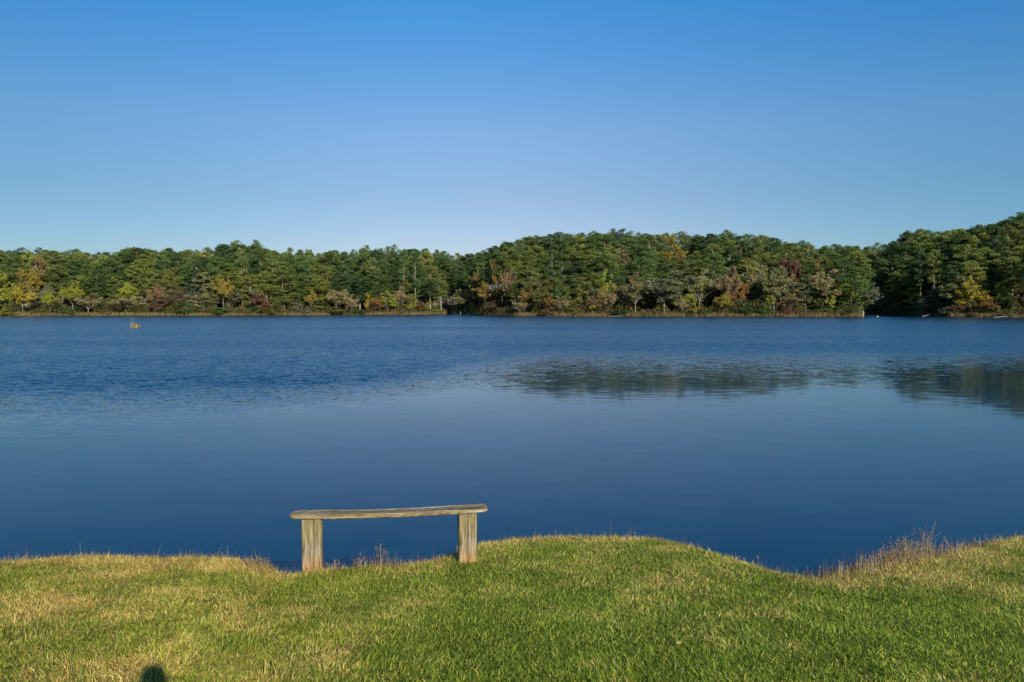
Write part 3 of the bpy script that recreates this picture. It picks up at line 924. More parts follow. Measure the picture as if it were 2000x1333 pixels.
# young low trees that close the view between the trunks
BUSHY = [make_pine(300 + i, H=24.0, crown_base=0.02, Rm=7.5, nclump=90, per=50) for i in range(3)]
for ri, (inland, h0) in enumerate(((32, 8), (50, 9), (72, 10), (95, 12), (150, 16))):
    px = -150.0 + ri * 9
    while px < 2160:
        q = px + rnd.uniform(-7, 7); px += 26 * rnd.uniform(0.8, 1.2)
        Y = float(shore_y(q)) + inland + rnd.uniform(-6, 6)
        zb = float(far_z(q, Y)) - 0.3
        hh = min(h0 * rnd.uniform(0.8, 1.25), (z_at(sky_py(q) + 6, Y) - zb))
        if hh < 3: continue
        v = BUSHY[rnd.randrange(3)]
        a = rnd.uniform(0, 6.28); w = rnd.uniform(0.55, 0.75)
        M = np.array([[math.cos(a) * w, -math.sin(a) * w, 0], [math.sin(a) * w, math.cos(a) * w, 0], [0, 0, hh / 24.0]])
        n = len(v[6]); keep = np.sort(rng.choice(n, int(n * 0.55), replace=False))
        vv = v[5].reshape(-1, 4, 3)[keep].reshape(-1, 3) @ M.T + np.array([x_at(q, Y), Y, zb])
        cc = v[7].reshape(-1, 4, 3)[keep].reshape(-1, 3)
        col = np.array(rnd.choice([(.05, .075, .02), (.06, .09, .022), (.08, .085, .03), (.035, .06, .018)]))
        items.append((vv, np.arange(len(keep) * 4).reshape(-1, 4), cc * col, None))
A, B, Cc = merge_trees(items); A2, B2, C2 = merge_trees(titems)
MAT_MASS = leaf_material("forest_mass_foliage", 0.32, use_obj=False)
forest = obj("forest", mesh_np("forest", np.concatenate([A, A2]), np.concatenate([B, B2 + len(A)]), np.concatenate([Cc, C2])), MAT_MASS)
tag(forest, "distant mass of green pines filling the wood behind the front rows up to the skyline", "forest", kind="stuff")

# undergrowth and reeds ----------------------------------------------------
def scatter_shore(n, t0, t1, hfun, seed, size, cols, wts, aspect):
    r = np.random.default_rng(seed)
    px = r.uniform(-120, 2120, n)
    t = r.uniform(t0, t1, n)
    Y = shore_y(px) + t
    hmax = hfun(px, Y)
    h = r.random(n) ** 1.2 * hmax
    z = far_z(px, Y) + h
    P = np.stack([x_at(px, Y), Y, z], 1)
    lv, lf = leaf_quads(P, size, r, 0.1, aspect)
    ci = (vnoise(px, Y, 9, seed + 1) + r.normal(0, 0.12, n))
    idx = np.clip((ci * len(cols)).astype(int), 0, len(cols) - 1)
    c = np.array(cols)[idx] * r.uniform(0.7, 1.3, n)[:, None]
    return lv, lf, np.repeat(c, 4, axis=0)
def uh(px, Y): return 1.0 + 5.0 * np.clip(vnoise(px, Y, 14, 31) * 1.5 - 0.3, 0, 1)
lv, lf, lc = scatter_shore(190000, 1.5, 22, uh, 51, 0.40, [(.03, .05, .015), (.05, .08, .02), (.07, .08, .025), (.10, .09, .03), (.12, .08, .04), (.06, .09, .02), (.10, .12, .03)], None, 0.7)
lc = lc * 1.35
ug = obj("undergrowth", mesh_np("undergrowth", lv, lf, lc), MAT_MASS)
tag(ug, "tangled green and brown undergrowth at the feet of the far shore trees", "undergrowth", kind="stuff")

def blades(P, H, Wd, lean_dir, lean, cols, curve=0.5):
    """ribbon blades: P (n,3) roots, 3 levels x 2 verts"""
    n = len(P)
    up = np.array([0, 0, 1.0])
    L = np.stack([np.cos(lean_dir), np.sin(lean_dir), np.zeros(n)], 1)
    ang0 = lean * (1 - curve); ang1 = lean * (1 + curve)
    d0 = np.sin(ang0)[:, None] * L + np.cos(ang0)[:, None] * up
    d1 = np.sin(ang1)[:, None] * L + np.cos(ang1)[:, None] * up
    mid = P + d0 * (H * 0.5)[:, None]; tip = mid + d1 * (H * 0.5)[:, None]
    a = rng.uniform(0, 2 * math.pi, n)
    S = np.stack([np.cos(a), np.sin(a), np.zeros(n)], 1) * (Wd * 0.5)[:, None]
    V = np.empty((n, 6, 3))
    V[:, 0] = P - S; V[:, 1] = P + S; V[:, 2] = mid - S * 0.85; V[:, 3] = mid + S * 0.85; V[:, 4] = tip - S * 0.12; V[:, 5] = tip + S * 0.12
    b = np.arange(n)[:, None] * 6
    Fq = np.concatenate([b + np.array([[0, 1, 3, 2]]), b + np.array([[2, 3, 5, 4]])])
    return V.reshape(-1, 3), Fq, np.repeat(cols, 6, axis=0)

n = 26000
px = rng.uniform(-120, 2120, n)
dens = vnoise(px, 0 * px, 26, 77)
ok = rng.random(n) < np.clip(dens * 2.2 - 0.4, 0.12, 1)
px = px[ok]; n = len(px)
t = rng.uniform(0.0, 1.8, n)
Y = shore_y(px) + t
P = np.stack([x_at(px, Y), Y, far_z(px, Y)], 1)
cc = np.array([(.36, .27, .13), (.24, .20, .08), (.16, .17, .05), (.28, .19, .10)])[rng.integers(0, 4, n)] * rng.uniform(0.7, 1.2, n)[:, None]
v_, f_, c_ = blades(P, rng.uniform(0.4, 1.3, n), np.full(n, 0.12), rng.uniform(0, 6.28, n), np.abs(rng.normal(0, 0.35, n)), cc)
reeds = obj("shore_grass", mesh_np("shore_grass", v_, f_, c_), MAT_GRASS)
tag(reeds, "strip of straw coloured reeds and grass along the far waterline", "reeds", kind="stuff")

# ---------------------------------------------------------------- small things on the far water
def simple_mat(name, col, rough=0.8):
    m, nt, p = new_mat(name)
    no = N(nt, "ShaderNodeTexNoise"); no.inputs["Scale"].default_value = 9; no.inputs["Detail"].default_value = 6
    mx = N(nt, "ShaderNodeMixRGB", blend_type='MIX')
    mx.inputs[1].default_value = (*[c * 0.6 for c in col], 1); mx.inputs[2].default_value = (*col, 1)
    tc = N(nt, "ShaderNodeTexCoord"); nt.links.new(tc.outputs["Object"], no.inputs["Vector"])
    nt.links.new(no.outputs["Fac"], mx.inputs[0]); nt.links.new(mx.outputs[0], p.inputs["Base Color"])
    p.inputs["Roughness"].default_value = rough
    return m
MAT_PALEWOOD = simple_mat("bleached_wood", (.55, .50, .42))
MAT_DARKWOOD = simple_mat("wet_dark_wood", (.05, .04, .03))
MAT_WHITE = simple_mat("white_paint", (.85, .85, .82), 0.5)

def tube_obj(name, paths, mat, parent=None, sides=8):
    V, Fc = [], []
    for pts, rad in paths:
        pts = [np.array(p, float) for p in pts]
        # closed ends: collapse first and last ring
        pts = [pts[0]] + pts + [pts[-1]]
        rad = [rad[0] * 0.02] + list(rad) + [rad[-1] * 0.02]
        d0 = pts[2] - pts[1]; d1 = pts[-2] - pts[-3]
        pts[0] = pts[1] - d0 / (np.linalg.norm(d0) + 1e-9) * 0.002
        pts[-1] = pts[-2] + d1 / (np.linalg.norm(d1) + 1e-9) * 0.002
        tube(pts, rad, sides, V, Fc)
    return obj(name, mesh_np(name, np.concatenate(V), Fc, smooth=True), mat, parent)

# floating clump of reeds: base at py 641
D = -WATER_Z / -(ray(264, 641.0)[2] / ray(264, 641.0)[1])
pos = Vector((x_at(264, D), D, WATER_Z))
rc = empty("reed_island", pos)
tag(rc, "tiny island of orange-brown reeds and a white stick in open water", "reed clump")
tube_obj("log_base", [([(-0.6, 0, 0.02), (0, 0.1, 0.06), (0.62, 0, 0.03)], [0.07, 0.12, 0.08]), ([(-0.4, 0.4, 0.02), (0.5, 0.35, 0.05)], [0.08, 0.1])], MAT_DARKWOOD, rc)
tube_obj("pale_stump", [([(0.16, -0.1, 0.03), (0.17, -0.1, 0.62)], [0.04, 0.03]), ([(0.0, -0.1, 0.14), (0.45, -0.12, 0.12)], [0.05, 0.04])], MAT_PALEWOOD, rc)
tube_obj("thin_pole", [([(-0.42, 0, 0.0), (-0.46, 0, 1.6)], [0.014, 0.008]), ([(-0.75, 0, 0.0), (-0.62, 0, 0.9)], [0.015, 0.01])], MAT_PALEWOOD, rc)
n = 560
Pq = np.stack([rng.normal(-0.12, 0.26, n), rng.normal(0.15, 0.2, n), np.full(n, 0.02)], 1)
cc = np.array([(.28, .16, .07), (.24, .17, .08), (.14, .14, .06), (.32, .24, .12)])[rng.integers(0, 4, n)]
v_, f_, c_ = blades(Pq, rng.uniform(0.25, 0.8, n), np.full(n, 0.03), rng.uniform(0, 6.28, n), np.abs(rng.normal(0, 0.25, n)), cc)
obj("reed_stems", mesh_np("reed_stems", v_, f_, c_), MAT_WEED, rc)

def on_water(px, py):
    r_ = ray(px, py); Dd = WATER_Z / (r_[2] / r_[1])
    return Vector((r_[0] / r_[1] * Dd, Dd, WATER_Z))

# little dark birds/floating sticks near it: shown as low dark snags
for (px, py, lab, s) in ((249, 656.5, "small dark snag breaking the water below the reed island, the left one", 0.16),
                         (279, 654.2, "small dark snag breaking the water below the reed island, the right one", 0.20)):
    o = tube_obj("snag", [([(-s, 0, -0.06), (0, 0.02, 0.05), (s * 0.8, 0, 0.02)], [0.03, 0.055, 0.03]), ([(0, 0, 0.0), (s * 0.3, 0, 0.16)], [0.03, 0.015])], MAT_DARKWOOD)
    o.location = on_water(px, py); tag(o, lab, "snag", "dark snags near the reed island")

# white post and buoy by the green pointed tree
Y0 = 256.0
o = tube_obj("white_post", [([(0, 0, -1.0), (0, 0, 1.9)], [0.13, 0.13]), ([(0, 0, 1.9), (0, 0, 2.05)], [0.18, 0.15])], MAT_PALEWOOD)
o.location = (x_at(1686, Y0), Y0, WATER_Z); tag(o, "white post standing in the water at the right tip of the wooded point", "post")
V, Fc = [], []
Y0 = 262.0
buoy = empty("buoy", (x_at(1714, Y0), Y0, WATER_Z))
tag(buoy, "small white buoy floating in front of the dark right cove", "buoy")
prof = [(0.02, -0.2), (0.22, -0.15), (0.3, 0.0), (0.28, 0.14), (0.18, 0.24), (0.02, 0.28)]
tube([(0, 0, z) for r0, z in prof], [r0 for r0, z in prof], 14, V, Fc)
obj("float_body", mesh_np("buoy_float", np.concatenate(V), Fc, smooth=True), MAT_WHITE, buoy)
tube_obj("mooring_ring", [([(0, 0, 0.26), (0, 0, 0.36)], [0.05, 0.05])], MAT_DARKWOOD, buoy)

def log_obj(px0, px1, dy, lab, mat, r0=0.16, branch=True):
    Yl = float(shore_y((px0 + px1) / 2)) - 2.2
    xa, xb = x_at(px0, Yl), x_at(px1, Yl)
    L = xb - xa
    paths = [([(0, 0, 0.0), (L * 0.5, 0.4, dy * 0.45), (L, 0.9, dy)], [r0, r0 * 0.9, r0 * 0.5])]
    if branch:
        paths.append(([(L * 0.6, 0.4, dy * 0.5), (L * 0.72, 0.1, dy * 0.6 + 0.7)], [r0 * 0.4, r0 * 0.15]))
        paths.append(([(L * 0.2, 0.2, 0.1), (L * 0.1, -0.2, 0.55)], [r0 * 0.4, r0 * 0.15]))
    o = tube_obj("fallen_log", paths, mat)
    o.location = (xa, Yl, WATER_Z + 0.05)
    tag(o, lab, "log", "fallen logs along the far waterline")
MAT_GREYLOG = simple_mat('grey_log_wood', (.30, .27, .22))
log_obj(1801, 1825, 0.9, "grey fallen log slanting out of the water under the greyish layered tree", MAT_GREYLOG, 0.14)
log_obj(1940, 1972, 0.35, "pale driftwood log near the right end of the shore", MAT_GREYLOG, 0.12)
log_obj(911, 925, 0.5, "short pale log at the water in the shade right of the middle cove", MAT_GREYLOG, 0.13, False)
log_obj(1188, 1216, 0.2, "pale thin log lying along the shore of the point", MAT_GREYLOG, 0.08, False)
o = tube_obj("tree_stump", [([(0, 0, -0.6), (0.05, 0, 0.6), (0.0, 0, 1.6)], [0.22, 0.16, 0.10]), ([(0.05, 0, 0.7), (0.35, 0, 1.2)], [0.06, 0.03])], simple_mat("grey_wood", (.25, .23, .2)))
Yl = 338.0
o.location = (x_at(899, Yl), Yl, WATER_Z); tag(o, "grey broken stump standing in the water at the middle cove", "stump")

# ---------------------------------------------------------------- bench
def wood_material(name, axis_scale, stain=False, lichen=0.5, dark=0.0):
    m, nt, p = new_mat(name)
    L = nt.links.new
    tc = N(nt, "ShaderNodeTexCoord")
    mp = N(nt, "ShaderNodeMapping"); mp.inputs["Scale"].default_value = axis_scale
    L(tc.outputs["Object"], mp.inputs[0])
    g = N(nt, "ShaderNodeTexNoise"); g.inputs["Scale"].default_value = 1.0; g.inputs["Detail"].default_value = 8; g.inputs["Roughness"].default_value = 0.7
    g.inputs["Distortion"].default_value = 0.6
    L(mp.outputs[0], g.inputs["Vector"])
    cr = N(nt, "ShaderNodeValToRGB"); e = cr.color_ramp.elements
    e.new(0.5); e.new(0.6)
    for i, (pos_, c) in enumerate([(0.36, (.045, .032, .02)), (0.45, (.15, .115, .065)), (0.54, (.27, .225, .14)), (0.68, (.44, .42, .36))]):
        e[i].position = pos_; e[i].color = (c[0] * (1 - dark), c[1] * (1 - dark), c[2] * (1 - dark), 1)
    L(g.outputs["Fac"], cr.inputs[0])
    ln = N(nt, "ShaderNodeTexNoise"); ln.inputs["Scale"].default_value = 7.0; ln.inputs["Detail"].default_value = 7; ln.inputs["Roughness"].default_value = 0.65
    L(tc.outputs["Object"], ln.inputs["Vector"])
    lr = N(nt, "ShaderNodeValToRGB"); lr.color_ramp.elements[0].position = 0.46; lr.color_ramp.elements[1].position = 0.62
    L(ln.outputs["Fac"], lr.inputs[0])
    lm = N(nt, "ShaderNodeMath", operation='MULTIPLY'); lm.inputs[1].default_value = lichen
    gn = N(nt, "ShaderNodeNewGeometry"); sn = N(nt, "ShaderNodeSeparateXYZ"); L(gn.outputs["Normal"], sn.inputs[0])
    up_ = N(nt, "ShaderNodeMath", operation='MULTIPLY_ADD', use_clamp=True); up_.inputs[1].default_value = -0.75; up_.inputs[2].default_value = 1.0
    L(sn.outputs[2], up_.inputs[0])
    lq = N(nt, "ShaderNodeMath", operation='MULTIPLY'); L(lr.outputs[0], lq.inputs[0]); L(up_.outputs[0], lq.inputs[1])
    L(lq.outputs[0], lm.inputs[0])
    mx = N(nt, "ShaderNodeMixRGB"); mx.inputs[2].default_value = (.27, .24, .07, 1)
    L(lm.outputs[0], mx.inputs[0]); L(cr.outputs[0], mx.inputs[1])
    col = mx.outputs[0]
    if stain:
        sep = N(nt, "ShaderNodeSeparateXYZ"); L(tc.outputs["Object"], sep.inputs[0])
        ns = N(nt, "ShaderNodeTexNoise"); ns.inputs["Scale"].default_value = 22; L(tc.outputs["Object"], ns.inputs["Vector"])
        ad = N(nt, "ShaderNodeMath", operation='MULTIPLY_ADD'); ad.inputs[1].default_value = 0.14
        L(ns.outputs["Fac"], ad.inputs[0]); L(sep.outputs[2], ad.inputs[2])
        mr = N(nt, "ShaderNodeMapRange"); mr.inputs[1].default_value = 0.21; mr.inputs[2].default_value = 0.10
        L(ad.outputs[0], mr.inputs[0])
        sm = N(nt, "ShaderNodeMixRGB"); sm.inputs[2].default_value = (.36, .19, .07, 1)
        f2 = N(nt, "ShaderNodeMath", operation='MULTIPLY'); f2.inputs[1].default_value = 0.6
        L(mr.outputs[0], f2.inputs[0]); L(f2.outputs[0], sm.inputs[0]); L(col, sm.inputs[1]); col = sm.outputs[0]
    # fine dark checks along the grain
    mp2 = N(nt, "ShaderNodeMapping"); mp2.inputs["Scale"].default_value = tuple(a * 2.3 for a in axis_scale)
    L(tc.outputs["Object"], mp2.inputs[0])
    g2 = N(nt, "ShaderNodeTexNoise"); g2.inputs["Scale"].default_value = 1; g2.inputs["Detail"].default_value = 4
    L(mp2.outputs[0], g2.inputs["Vector"])
    r2 = N(nt, "ShaderNodeValToRGB"); r2.color_ramp.elements[0].position = 0.30; r2.color_ramp.elements[0].color = (.25, .22, .18, 1)
    r2.color_ramp.elements[1].position = 0.42; r2.color_ramp.elements[1].color = (1, 1, 1, 1)
    L(g2.outputs["Fac"], r2.inputs[0])
    mm = N(nt, "ShaderNodeMixRGB", blend_type='MULTIPLY'); mm.inputs[0].default_value = 1
    L(col, mm.inputs[1]); L(r2.outputs[0], mm.inputs[2])
    L(mm.outputs[0], p.inputs["Base Color"])
    bp = N(nt, "ShaderNodeBump"); bp.inputs["Distance"].default_value = 0.006; bp.inputs["Strength"].default_value = 0.9
    L(g.outputs["Fac"], bp.inputs["Height"]); L(bp.outputs[0], p.inputs["Normal"])
    p.inputs["Roughness"].default_value = 0.85; p.inputs["Specular IOR Level"].default_value = 0.2
    return m
MAT_SEAT = wood_material("weathered_seat_wood", (2.2, 45, 45), lichen=0.55)
MAT_LEG = wood_material("weathered_leg_wood", (55, 55, 3.0), stain=True, lichen=0.55)

LL = Vector((-1.568, 6.0, 0)); RL = Vector((-0.355, 6.2, 0))
mid = (LL + RL) / 2
yaw = math.atan2(RL.y - LL.y, RL.x - LL.x)
gz = float(lawn_plane(mid.x, mid.y))
bench = empty("park_bench", (mid.x, mid.y, gz), yaw)
tag(bench, "weathered backless wooden bench with a bowed plank seat on two thick posts", "bench")
ca, sa = math.cos(yaw), math.sin(yaw)
def to_local(p):
    d = Vector(p) - Vector((mid.x, mid.y, gz))
    return Vector((d.x * ca + d.y * sa, -d.x * sa + d.y * ca, d.z))
# seat: front top edge from pixels
SE = [(565, 1007.0, 1015.5, 995.8), (620, 1006.4, 1015.8, 995.8), (690, 1005.0, 1014.5, 995.0), (760, 1003.0, 1012.5, 993.8), (830, 1000.0, 1009.5, 990.6), (880, 997.8, 1007.0, 987.2),
      (914, 996.6, 1004.6, 985.0), (955, 994.5, 1001.5, 982.6)]
SW = 0.19
def row_pt(px, py, off):
    """point on the vertical plane parallel to the bench at local y = off"""
    r_ = ray(px, py)
    # (k*r).xy - mid rotated -> local y = off
    ny_ = Vector((-sa, ca))
    k = (off + mid.x * ny_.x + mid.y * ny_.y) / (r_[0] * ny_.x + r_[1] * ny_.y)
    return to_local((r_[0] * k, r_[1] * k, r_[2] * k))
sx, szf, szb_, szk = [], [], [], []
for px, a, b, c in SE:
    pf = row_pt(px, a, -SW / 2); pb = row_pt(px, b, -SW / 2)
    sx.append(pf.x); szf.append(pf.z); szb_.append(pb.z); szk.append(row_pt(px, c, SW / 2).z)
x0, x1 = sx[0], sx[-1]
NS = 150
SV, SF = [], []
NR = 20
rs = np.random.default_rng(5)
for i in range(NS + 1):
    u = i / NS
    x = x0 + (x1 - x0) * u
    ft = np.interp(x, sx, szf); fb = np.interp(x, sx, szb_); bt = np.interp(x, sx, szk)
    thick = (ft - fb)
    dl = (x - x0); dr = (x1 - x)
    wl = min(1.0, dl / 0.085); wr = min(1.0, dr / 0.05)
    back_in = 0.62 * (1 - math.sqrt(max(0, 1 - (1 - wl) ** 2))) * SW + 0.30 * (1 - math.sqrt(max(0, 1 - (1 - wr) ** 2))) * SW
    front_in = 0.18 * (1 - math.sqrt(max(0, 1 - (1 - min(1, dl / 0.04)) ** 2))) * SW + 0.35 * (1 - math.sqrt(max(0, 1 - (1 - wr) ** 2))) * SW
    endth = 1.0 if 0.02 < u < 0.985 else 0.75
    ed = 0.004 * math.sin(x * 31) + 0.003 * math.sin(x * 87 + 1) + 0.014 * (float(vnoise(x, 0.0, 0.05, 61)) - 0.5)
    eb = 0.016 * (float(vnoise(x, 5.0, 0.07, 62)) - 0.5) + 0.003 * math.sin(x * 53)
    yf = -SW / 2 + front_in + ed * 0.6
    yb = SW / 2 - back_in + eb
    chip = 0.009 * float(vnoise(x, 9.0, 0.03, 63))
    rr = 0.007 + chip
    zc = 0.5 * (ft + fb)
    def zt_(y):
        f = (y + SW / 2) / SW
        return ft * (1 - f) + bt * f
    ring = [(yf + rr * 0.2, zt_(yf) - rr * 0.9), (yf + rr, zt_(yf))]
    for k in range(1, 8):
        y = yf + rr + (yb - yf - 2 * rr) * k / 8
        ring.append((y, zt_(y) - 0.005 * float(vnoise(x * 1.0, y * 20 + 3, 0.12, 64)) - 0.004 * float(vnoise(x * 4, y * 60, 0.12, 65))))
    ring += [(yb - rr, zt_(yb)), (yb, zt_(yb) - rr)]
    ring += [(yb, zt_(yb) - thick + rr), (yb - rr, zt_(yb) - thick)]
    for k in range(1, 6):
        y = yb - rr - (yb - yf - 2 * rr) * k / 6
        ring.append((y, zt_(y) - thick))
    ring += [(yf + rr, zt_(yf) - thick), (yf, zt_(yf) - thick + rr * 0.8)]
    m_ = 0.5 * (zt_(yf) + zt_(yb)) - thick / 2
    for (y, z) in ring:
        SV.append((x, y, m_ + (z - m_) * endth if endth < 1 else z))
    NR = len(ring)
for i in range(NS):
    for k in range(NR):
        k2 = (k + 1) % NR
        SF.append((i * NR + k, i * NR + k2, (i + 1) * NR + k2, (i + 1) * NR + k))
me = bpy.data.meshes.new("bench_seat")
SF2 = [tuple(reversed(f)) for f in SF] + [tuple(range(NR)), tuple(reversed(range(NS * NR, NS * NR + NR)))]
me.from_pydata(SV, [], SF2); me.update()
seat = obj("seat", me, MAT_SEAT, bench)

def make_leg(px_l, px_r, py_top, depth, rot, seed):
    """post with its front face between the two columns"""
    off = -0.075
    a = row_pt(px_l, py_top, off); b = row_pt(px_r, py_top, off)
    w = b.x - a.x; cxl = (a.x + b.x) / 2
    top = 0.5 * (a.z + b.z)
    lp = empty_local = None
    Vv, Ff = [], []
    nz = 40
    r = np.random.default_rng(seed)
    prof_ = []
    nf = 14
    for j in range(nf + 1): prof_.append((-w / 2 + w * j / nf, -depth / 2, 1))
    for j in range(1, 5): prof_.append((w / 2, -depth / 2 + depth * j / 5, 0))
    for j in range(nf + 1): prof_.append((w / 2 - w * j / nf, depth / 2, 0))
    for j in range(1, 5): prof_.append((-w / 2, depth / 2 - depth * j / 5, 0))
    n_ = len(prof_)
    crack = r.uniform(0.42, 0.62)
    zlow = -0.35
    for i in range(nz + 1):
        z = zlow + (top - zlow) * i / nz
        for (x, y, front) in prof_:
            dx = 0.0025 * (float(vnoise(x * 3, z, 0.06, seed + 1)) - 0.5)
            cr_ = 0.0
            cpos = -w / 2 + w * (crack + 0.02 * math.sin(z * 9))
            if front and abs(x - cpos) < w / nf * 0.6: cr_ = 0.012
            cor = 0.006 if (abs(abs(x) - w / 2) < 1e-6 and abs(abs(y) - depth / 2) < 1e-6) else 0
            Vv.append((x + dx - math.copysign(cor, x), y + cr_ - math.copysign(cor * 0.6, y) + 0.002 * (float(vnoise(x * 8, z, 0.08, seed)) - 0.5), z))
    for i in range(nz):
        for k in range(n_):
            k2 = (k + 1) % n_
            Ff.append((i * n_ + k, i * n_ + k2, (i + 1) * n_ + k2, (i + 1) * n_ + k))
    Ff.append(tuple(range(nz * n_, nz * n_ + n_)))
    Ff.append(tuple(reversed(range(n_))))
    m = bpy.data.meshes.new("bench_leg"); m.from_pydata(Vv, [], Ff); m.update()
    o = obj("leg", m, MAT_LEG, bench)
    o.location = (cxl, off + depth / 2, 0)
    o.rotation_euler = (0, 0, rot)
    return o
make_leg(588.0, 628.5, 1015.0, 0.10, R(-4.0), 21)
make_leg(895.5, 932.0, 1003.8, 0.10, R(2.0), 22)

# ---------------------------------------------------------------- lawn grass
def grass_field(n, seed):
    r = np.random.default_rng(seed)
    px = r.uniform(-330, 2330, n)
    wide = r.random(n) < 0.24          # lawn to either side of the frame
    px = np.where(wide, np.where(px < 1000, px - 1330, px + 1330), px)
    Y = 2.2 + (8.6 - 2.2) * r.random(n)
    X = (px - 1000) / F_PX * Y
    e = edge_y(X)
    s = e - Y
    ok = s > -0.35
    # clumps and bare patches
    den = fnoise(X, Y, 0.10, seed + 3, 3)
    ok &= r.random(n) < np.clip(0.35 + den * 1.5, 0, 1)
    return X[ok], Y[ok], s[ok]
X, Y, S = grass_field(1480000, 71)
n = len(X)
Z = land_z(X, Y)
pxv = 1000 + X / Y * F_PX
big = fnoise(X, Y, 1.3, 11, 4); med = fnoise(X, Y, 0.28, 23, 3); fine = rng.random(n)
edge_f = np.clip(1 - (S - 0.05) / (0.45 + 0.6 * big), 0, 1)
left_f = 1 - sstep(350, 1250, pxv)
straw = 0.13 + 0.17 * left_f + 0.80 * edge_f + 1.35 * (big - 0.5) + 1.25 * (med - 0.5)
straw = np.clip(straw, 0.03, 0.92)
is_straw = fine < straw
kind = rng.random(n)
greens = np.array([(.15, .24, .020), (.22, .30, .026), (.29, .37, .038), (.06, .15, .016), (.36, .40, .050)])
straws = np.array([(.56, .44, .13), (.44, .31, .08), (.60, .54, .22), (.42, .44, .07), (.30, .18, .06)])
gi = np.clip((kind * 5 + left_f * 1.1 * rng.random(n)).astype(int), 0, 4)
gi = np.where(kind < 0.0, 0, gi)
cols = np.where(is_straw[:, None], straws[(kind * 5).astype(int) % 5], greens[gi])
cols = cols * rng.uniform(0.7, 1.35, n)[:, None] * (0.83 + 0.66 * med)[:, None]
cols[:, 0] *= 1 + 0.08 * left_f
ln_noise = fnoise(X, Y, 0.22, 44, 3)
Hh = (0.011 + 0.021 * ln_noise + rng.exponential(0.008, n)) * (1 + 0.5 * edge_f)
Hh = np.clip(Hh, 0.010, 0.085)
Hh = np.where(S < 0, Hh * 1.5, Hh)
Wd = rng.uniform(0.0024, 0.0056, n)
flow = fnoise(X, Y, 0.5, 90, 2) * 12.0
ldir = flow + rng.normal(0, 1.5, n)
lean = np.clip(np.abs(rng.normal(1.02, 0.38, n)), 0, 1.5)
P = np.stack([X, Y, Z - 0.004], 1)
v_, f_, c_ = blades(P, Hh, Wd, ldir, lean, cols, 0.35)
grass = obj("grass", mesh_np("grass", v_, f_, c_), MAT_GRASS)
tag(grass, "mown lawn of green and straw coloured grass on the near bank", "grass", kind="stuff")

# ragged dry fringe at the edge of the bank
n = 36000
X = rng.uniform(-9.5, 9.5, n)
s_ = np.abs(rng.normal(0.0, 0.16, n))
Y = edge_y(X) - s_ + 0.08
den = fnoise(X, 0 * X, 0.4, 130, 3)
ok = rng.random(n) < np.clip(den * 2.4 - 0.55, 0.08, 1)
X, Y = X[ok], Y[ok]; n = len(X)
pxv = 1000 + X / Y * F_PX
bump_r = 1.2 * np.exp(-((pxv - 1780) / 85) ** 2) + 0.35 * np.exp(-((pxv - 1650) / 60) ** 2) + 0.3 * np.exp(-((pxv - 700) / 80) ** 2) + 0.4 * np.exp(-((pxv - 505) / 22) ** 2)
P = np.stack([X, Y, land_z(X, Y) - 0.005], 1)
cc = np.array([(.34, .22, .09), (.26, .13, .06), (.42, .33, .17), (.20, .09, .05), (.30, .26, .08)])[rng.integers(0, 5, n)] * rng.uniform(0.7, 1.2, n)[:, None]
Hh = (0.028 + rng.exponential(0.022, n)) * (1 + 1.6 * bump_r)
v_, f_, c_ = blades(P, np.clip(Hh, 0.02, 0.22), rng.uniform(0.002, 0.004, n), rng.uniform(0, 6.28, n), np.abs(rng.normal(0.25, 0.35, n)), cc, 0.5)
fr = obj("bank_grass", mesh_np("bank_grass", v_, f_, c_), MAT_GRASS)
tag(fr, "ragged dry brown grass fringe hanging over the edge of the bank", "grass", kind="stuff")

# dry weeds: px, base py, height px, stalks, spread m, label
WEEDS = [
 (744, 1108, 54, 9, 0.05, "tall thin reddish weed seen between the bench legs"),
 (702, 1110, 34, 10, 0.10, "short wispy weed left of the tall one between the bench legs"),
 (655, 1114, 26, 9, 0.08, "wispy dry weed close to the left bench leg"),
 (905, 1096, 12, 4, 0.03, "short dry stem at the foot of the right bench leg"),
 (512, 1106, 26, 40, 0.12, "fan of straw grass at the tip of the left bank"),
 (180, 1090, 18, 8, 0.12, "small pale weed on the crest near the left end"),
 (1086, 1050, 18, 5, 0.05, "small thin weed on the crest of the mound"),
 (1232, 1050, 22, 9, 0.08, "twiggy weed at the right top of the mound"),
 (1482, 1108, 26, 6, 0.06, "lone thin weed where the mound falls to the notch"),
 (1600, 1130, 34, 9, 0.14, "sparse weed with a nodding head in the notch"),
 (1640, 1128, 42, 8, 0.08, "pair of straight pale stalks right of the nodding weed"),
 (1690, 1116, 40, 22, 0.16, "leaning pale stalks left of the big red-brown weed clump"),
 (1732, 1108, 48, 34, 0.16, "dense red-brown tuft, left part of the big weed clump"),
 (1765, 1100, 62, 36, 0.14, "upright red-brown tuft in the middle of the big weed clump"),
 (1790, 1098, 46, 40, 0.12, "bushy straw tuft between two tall stalks of the big clump"),
 (1812, 1095, 84, 18, 0.10, "tallest branching weed, right part of the big clump"),
 (1845, 1088, 40, 20, 0.14, "low reddish weeds right of the tallest branching weed"),
 (1868, 1082, 32, 3, 0.02, "single white upright stalk right of the big clump"),
 (1905, 1072, 26, 6, 0.06, "two short stalks near the right end of the bank"),
]
def ground_hit(px, py):
    r_ = ray(px, py)
    lo, hi = 2.0, 9.5
    for _ in range(40):
        m = 0.5 * (lo + hi)
        if r_[2] / r_[1] * m > float(lawn_plane(r_[0] / r_[1] * m, m)): lo = m
        else: hi = m
    X = r_[0] / r_[1] * lo
    return X, min(lo, float(edge_y(X)) - 0.02)
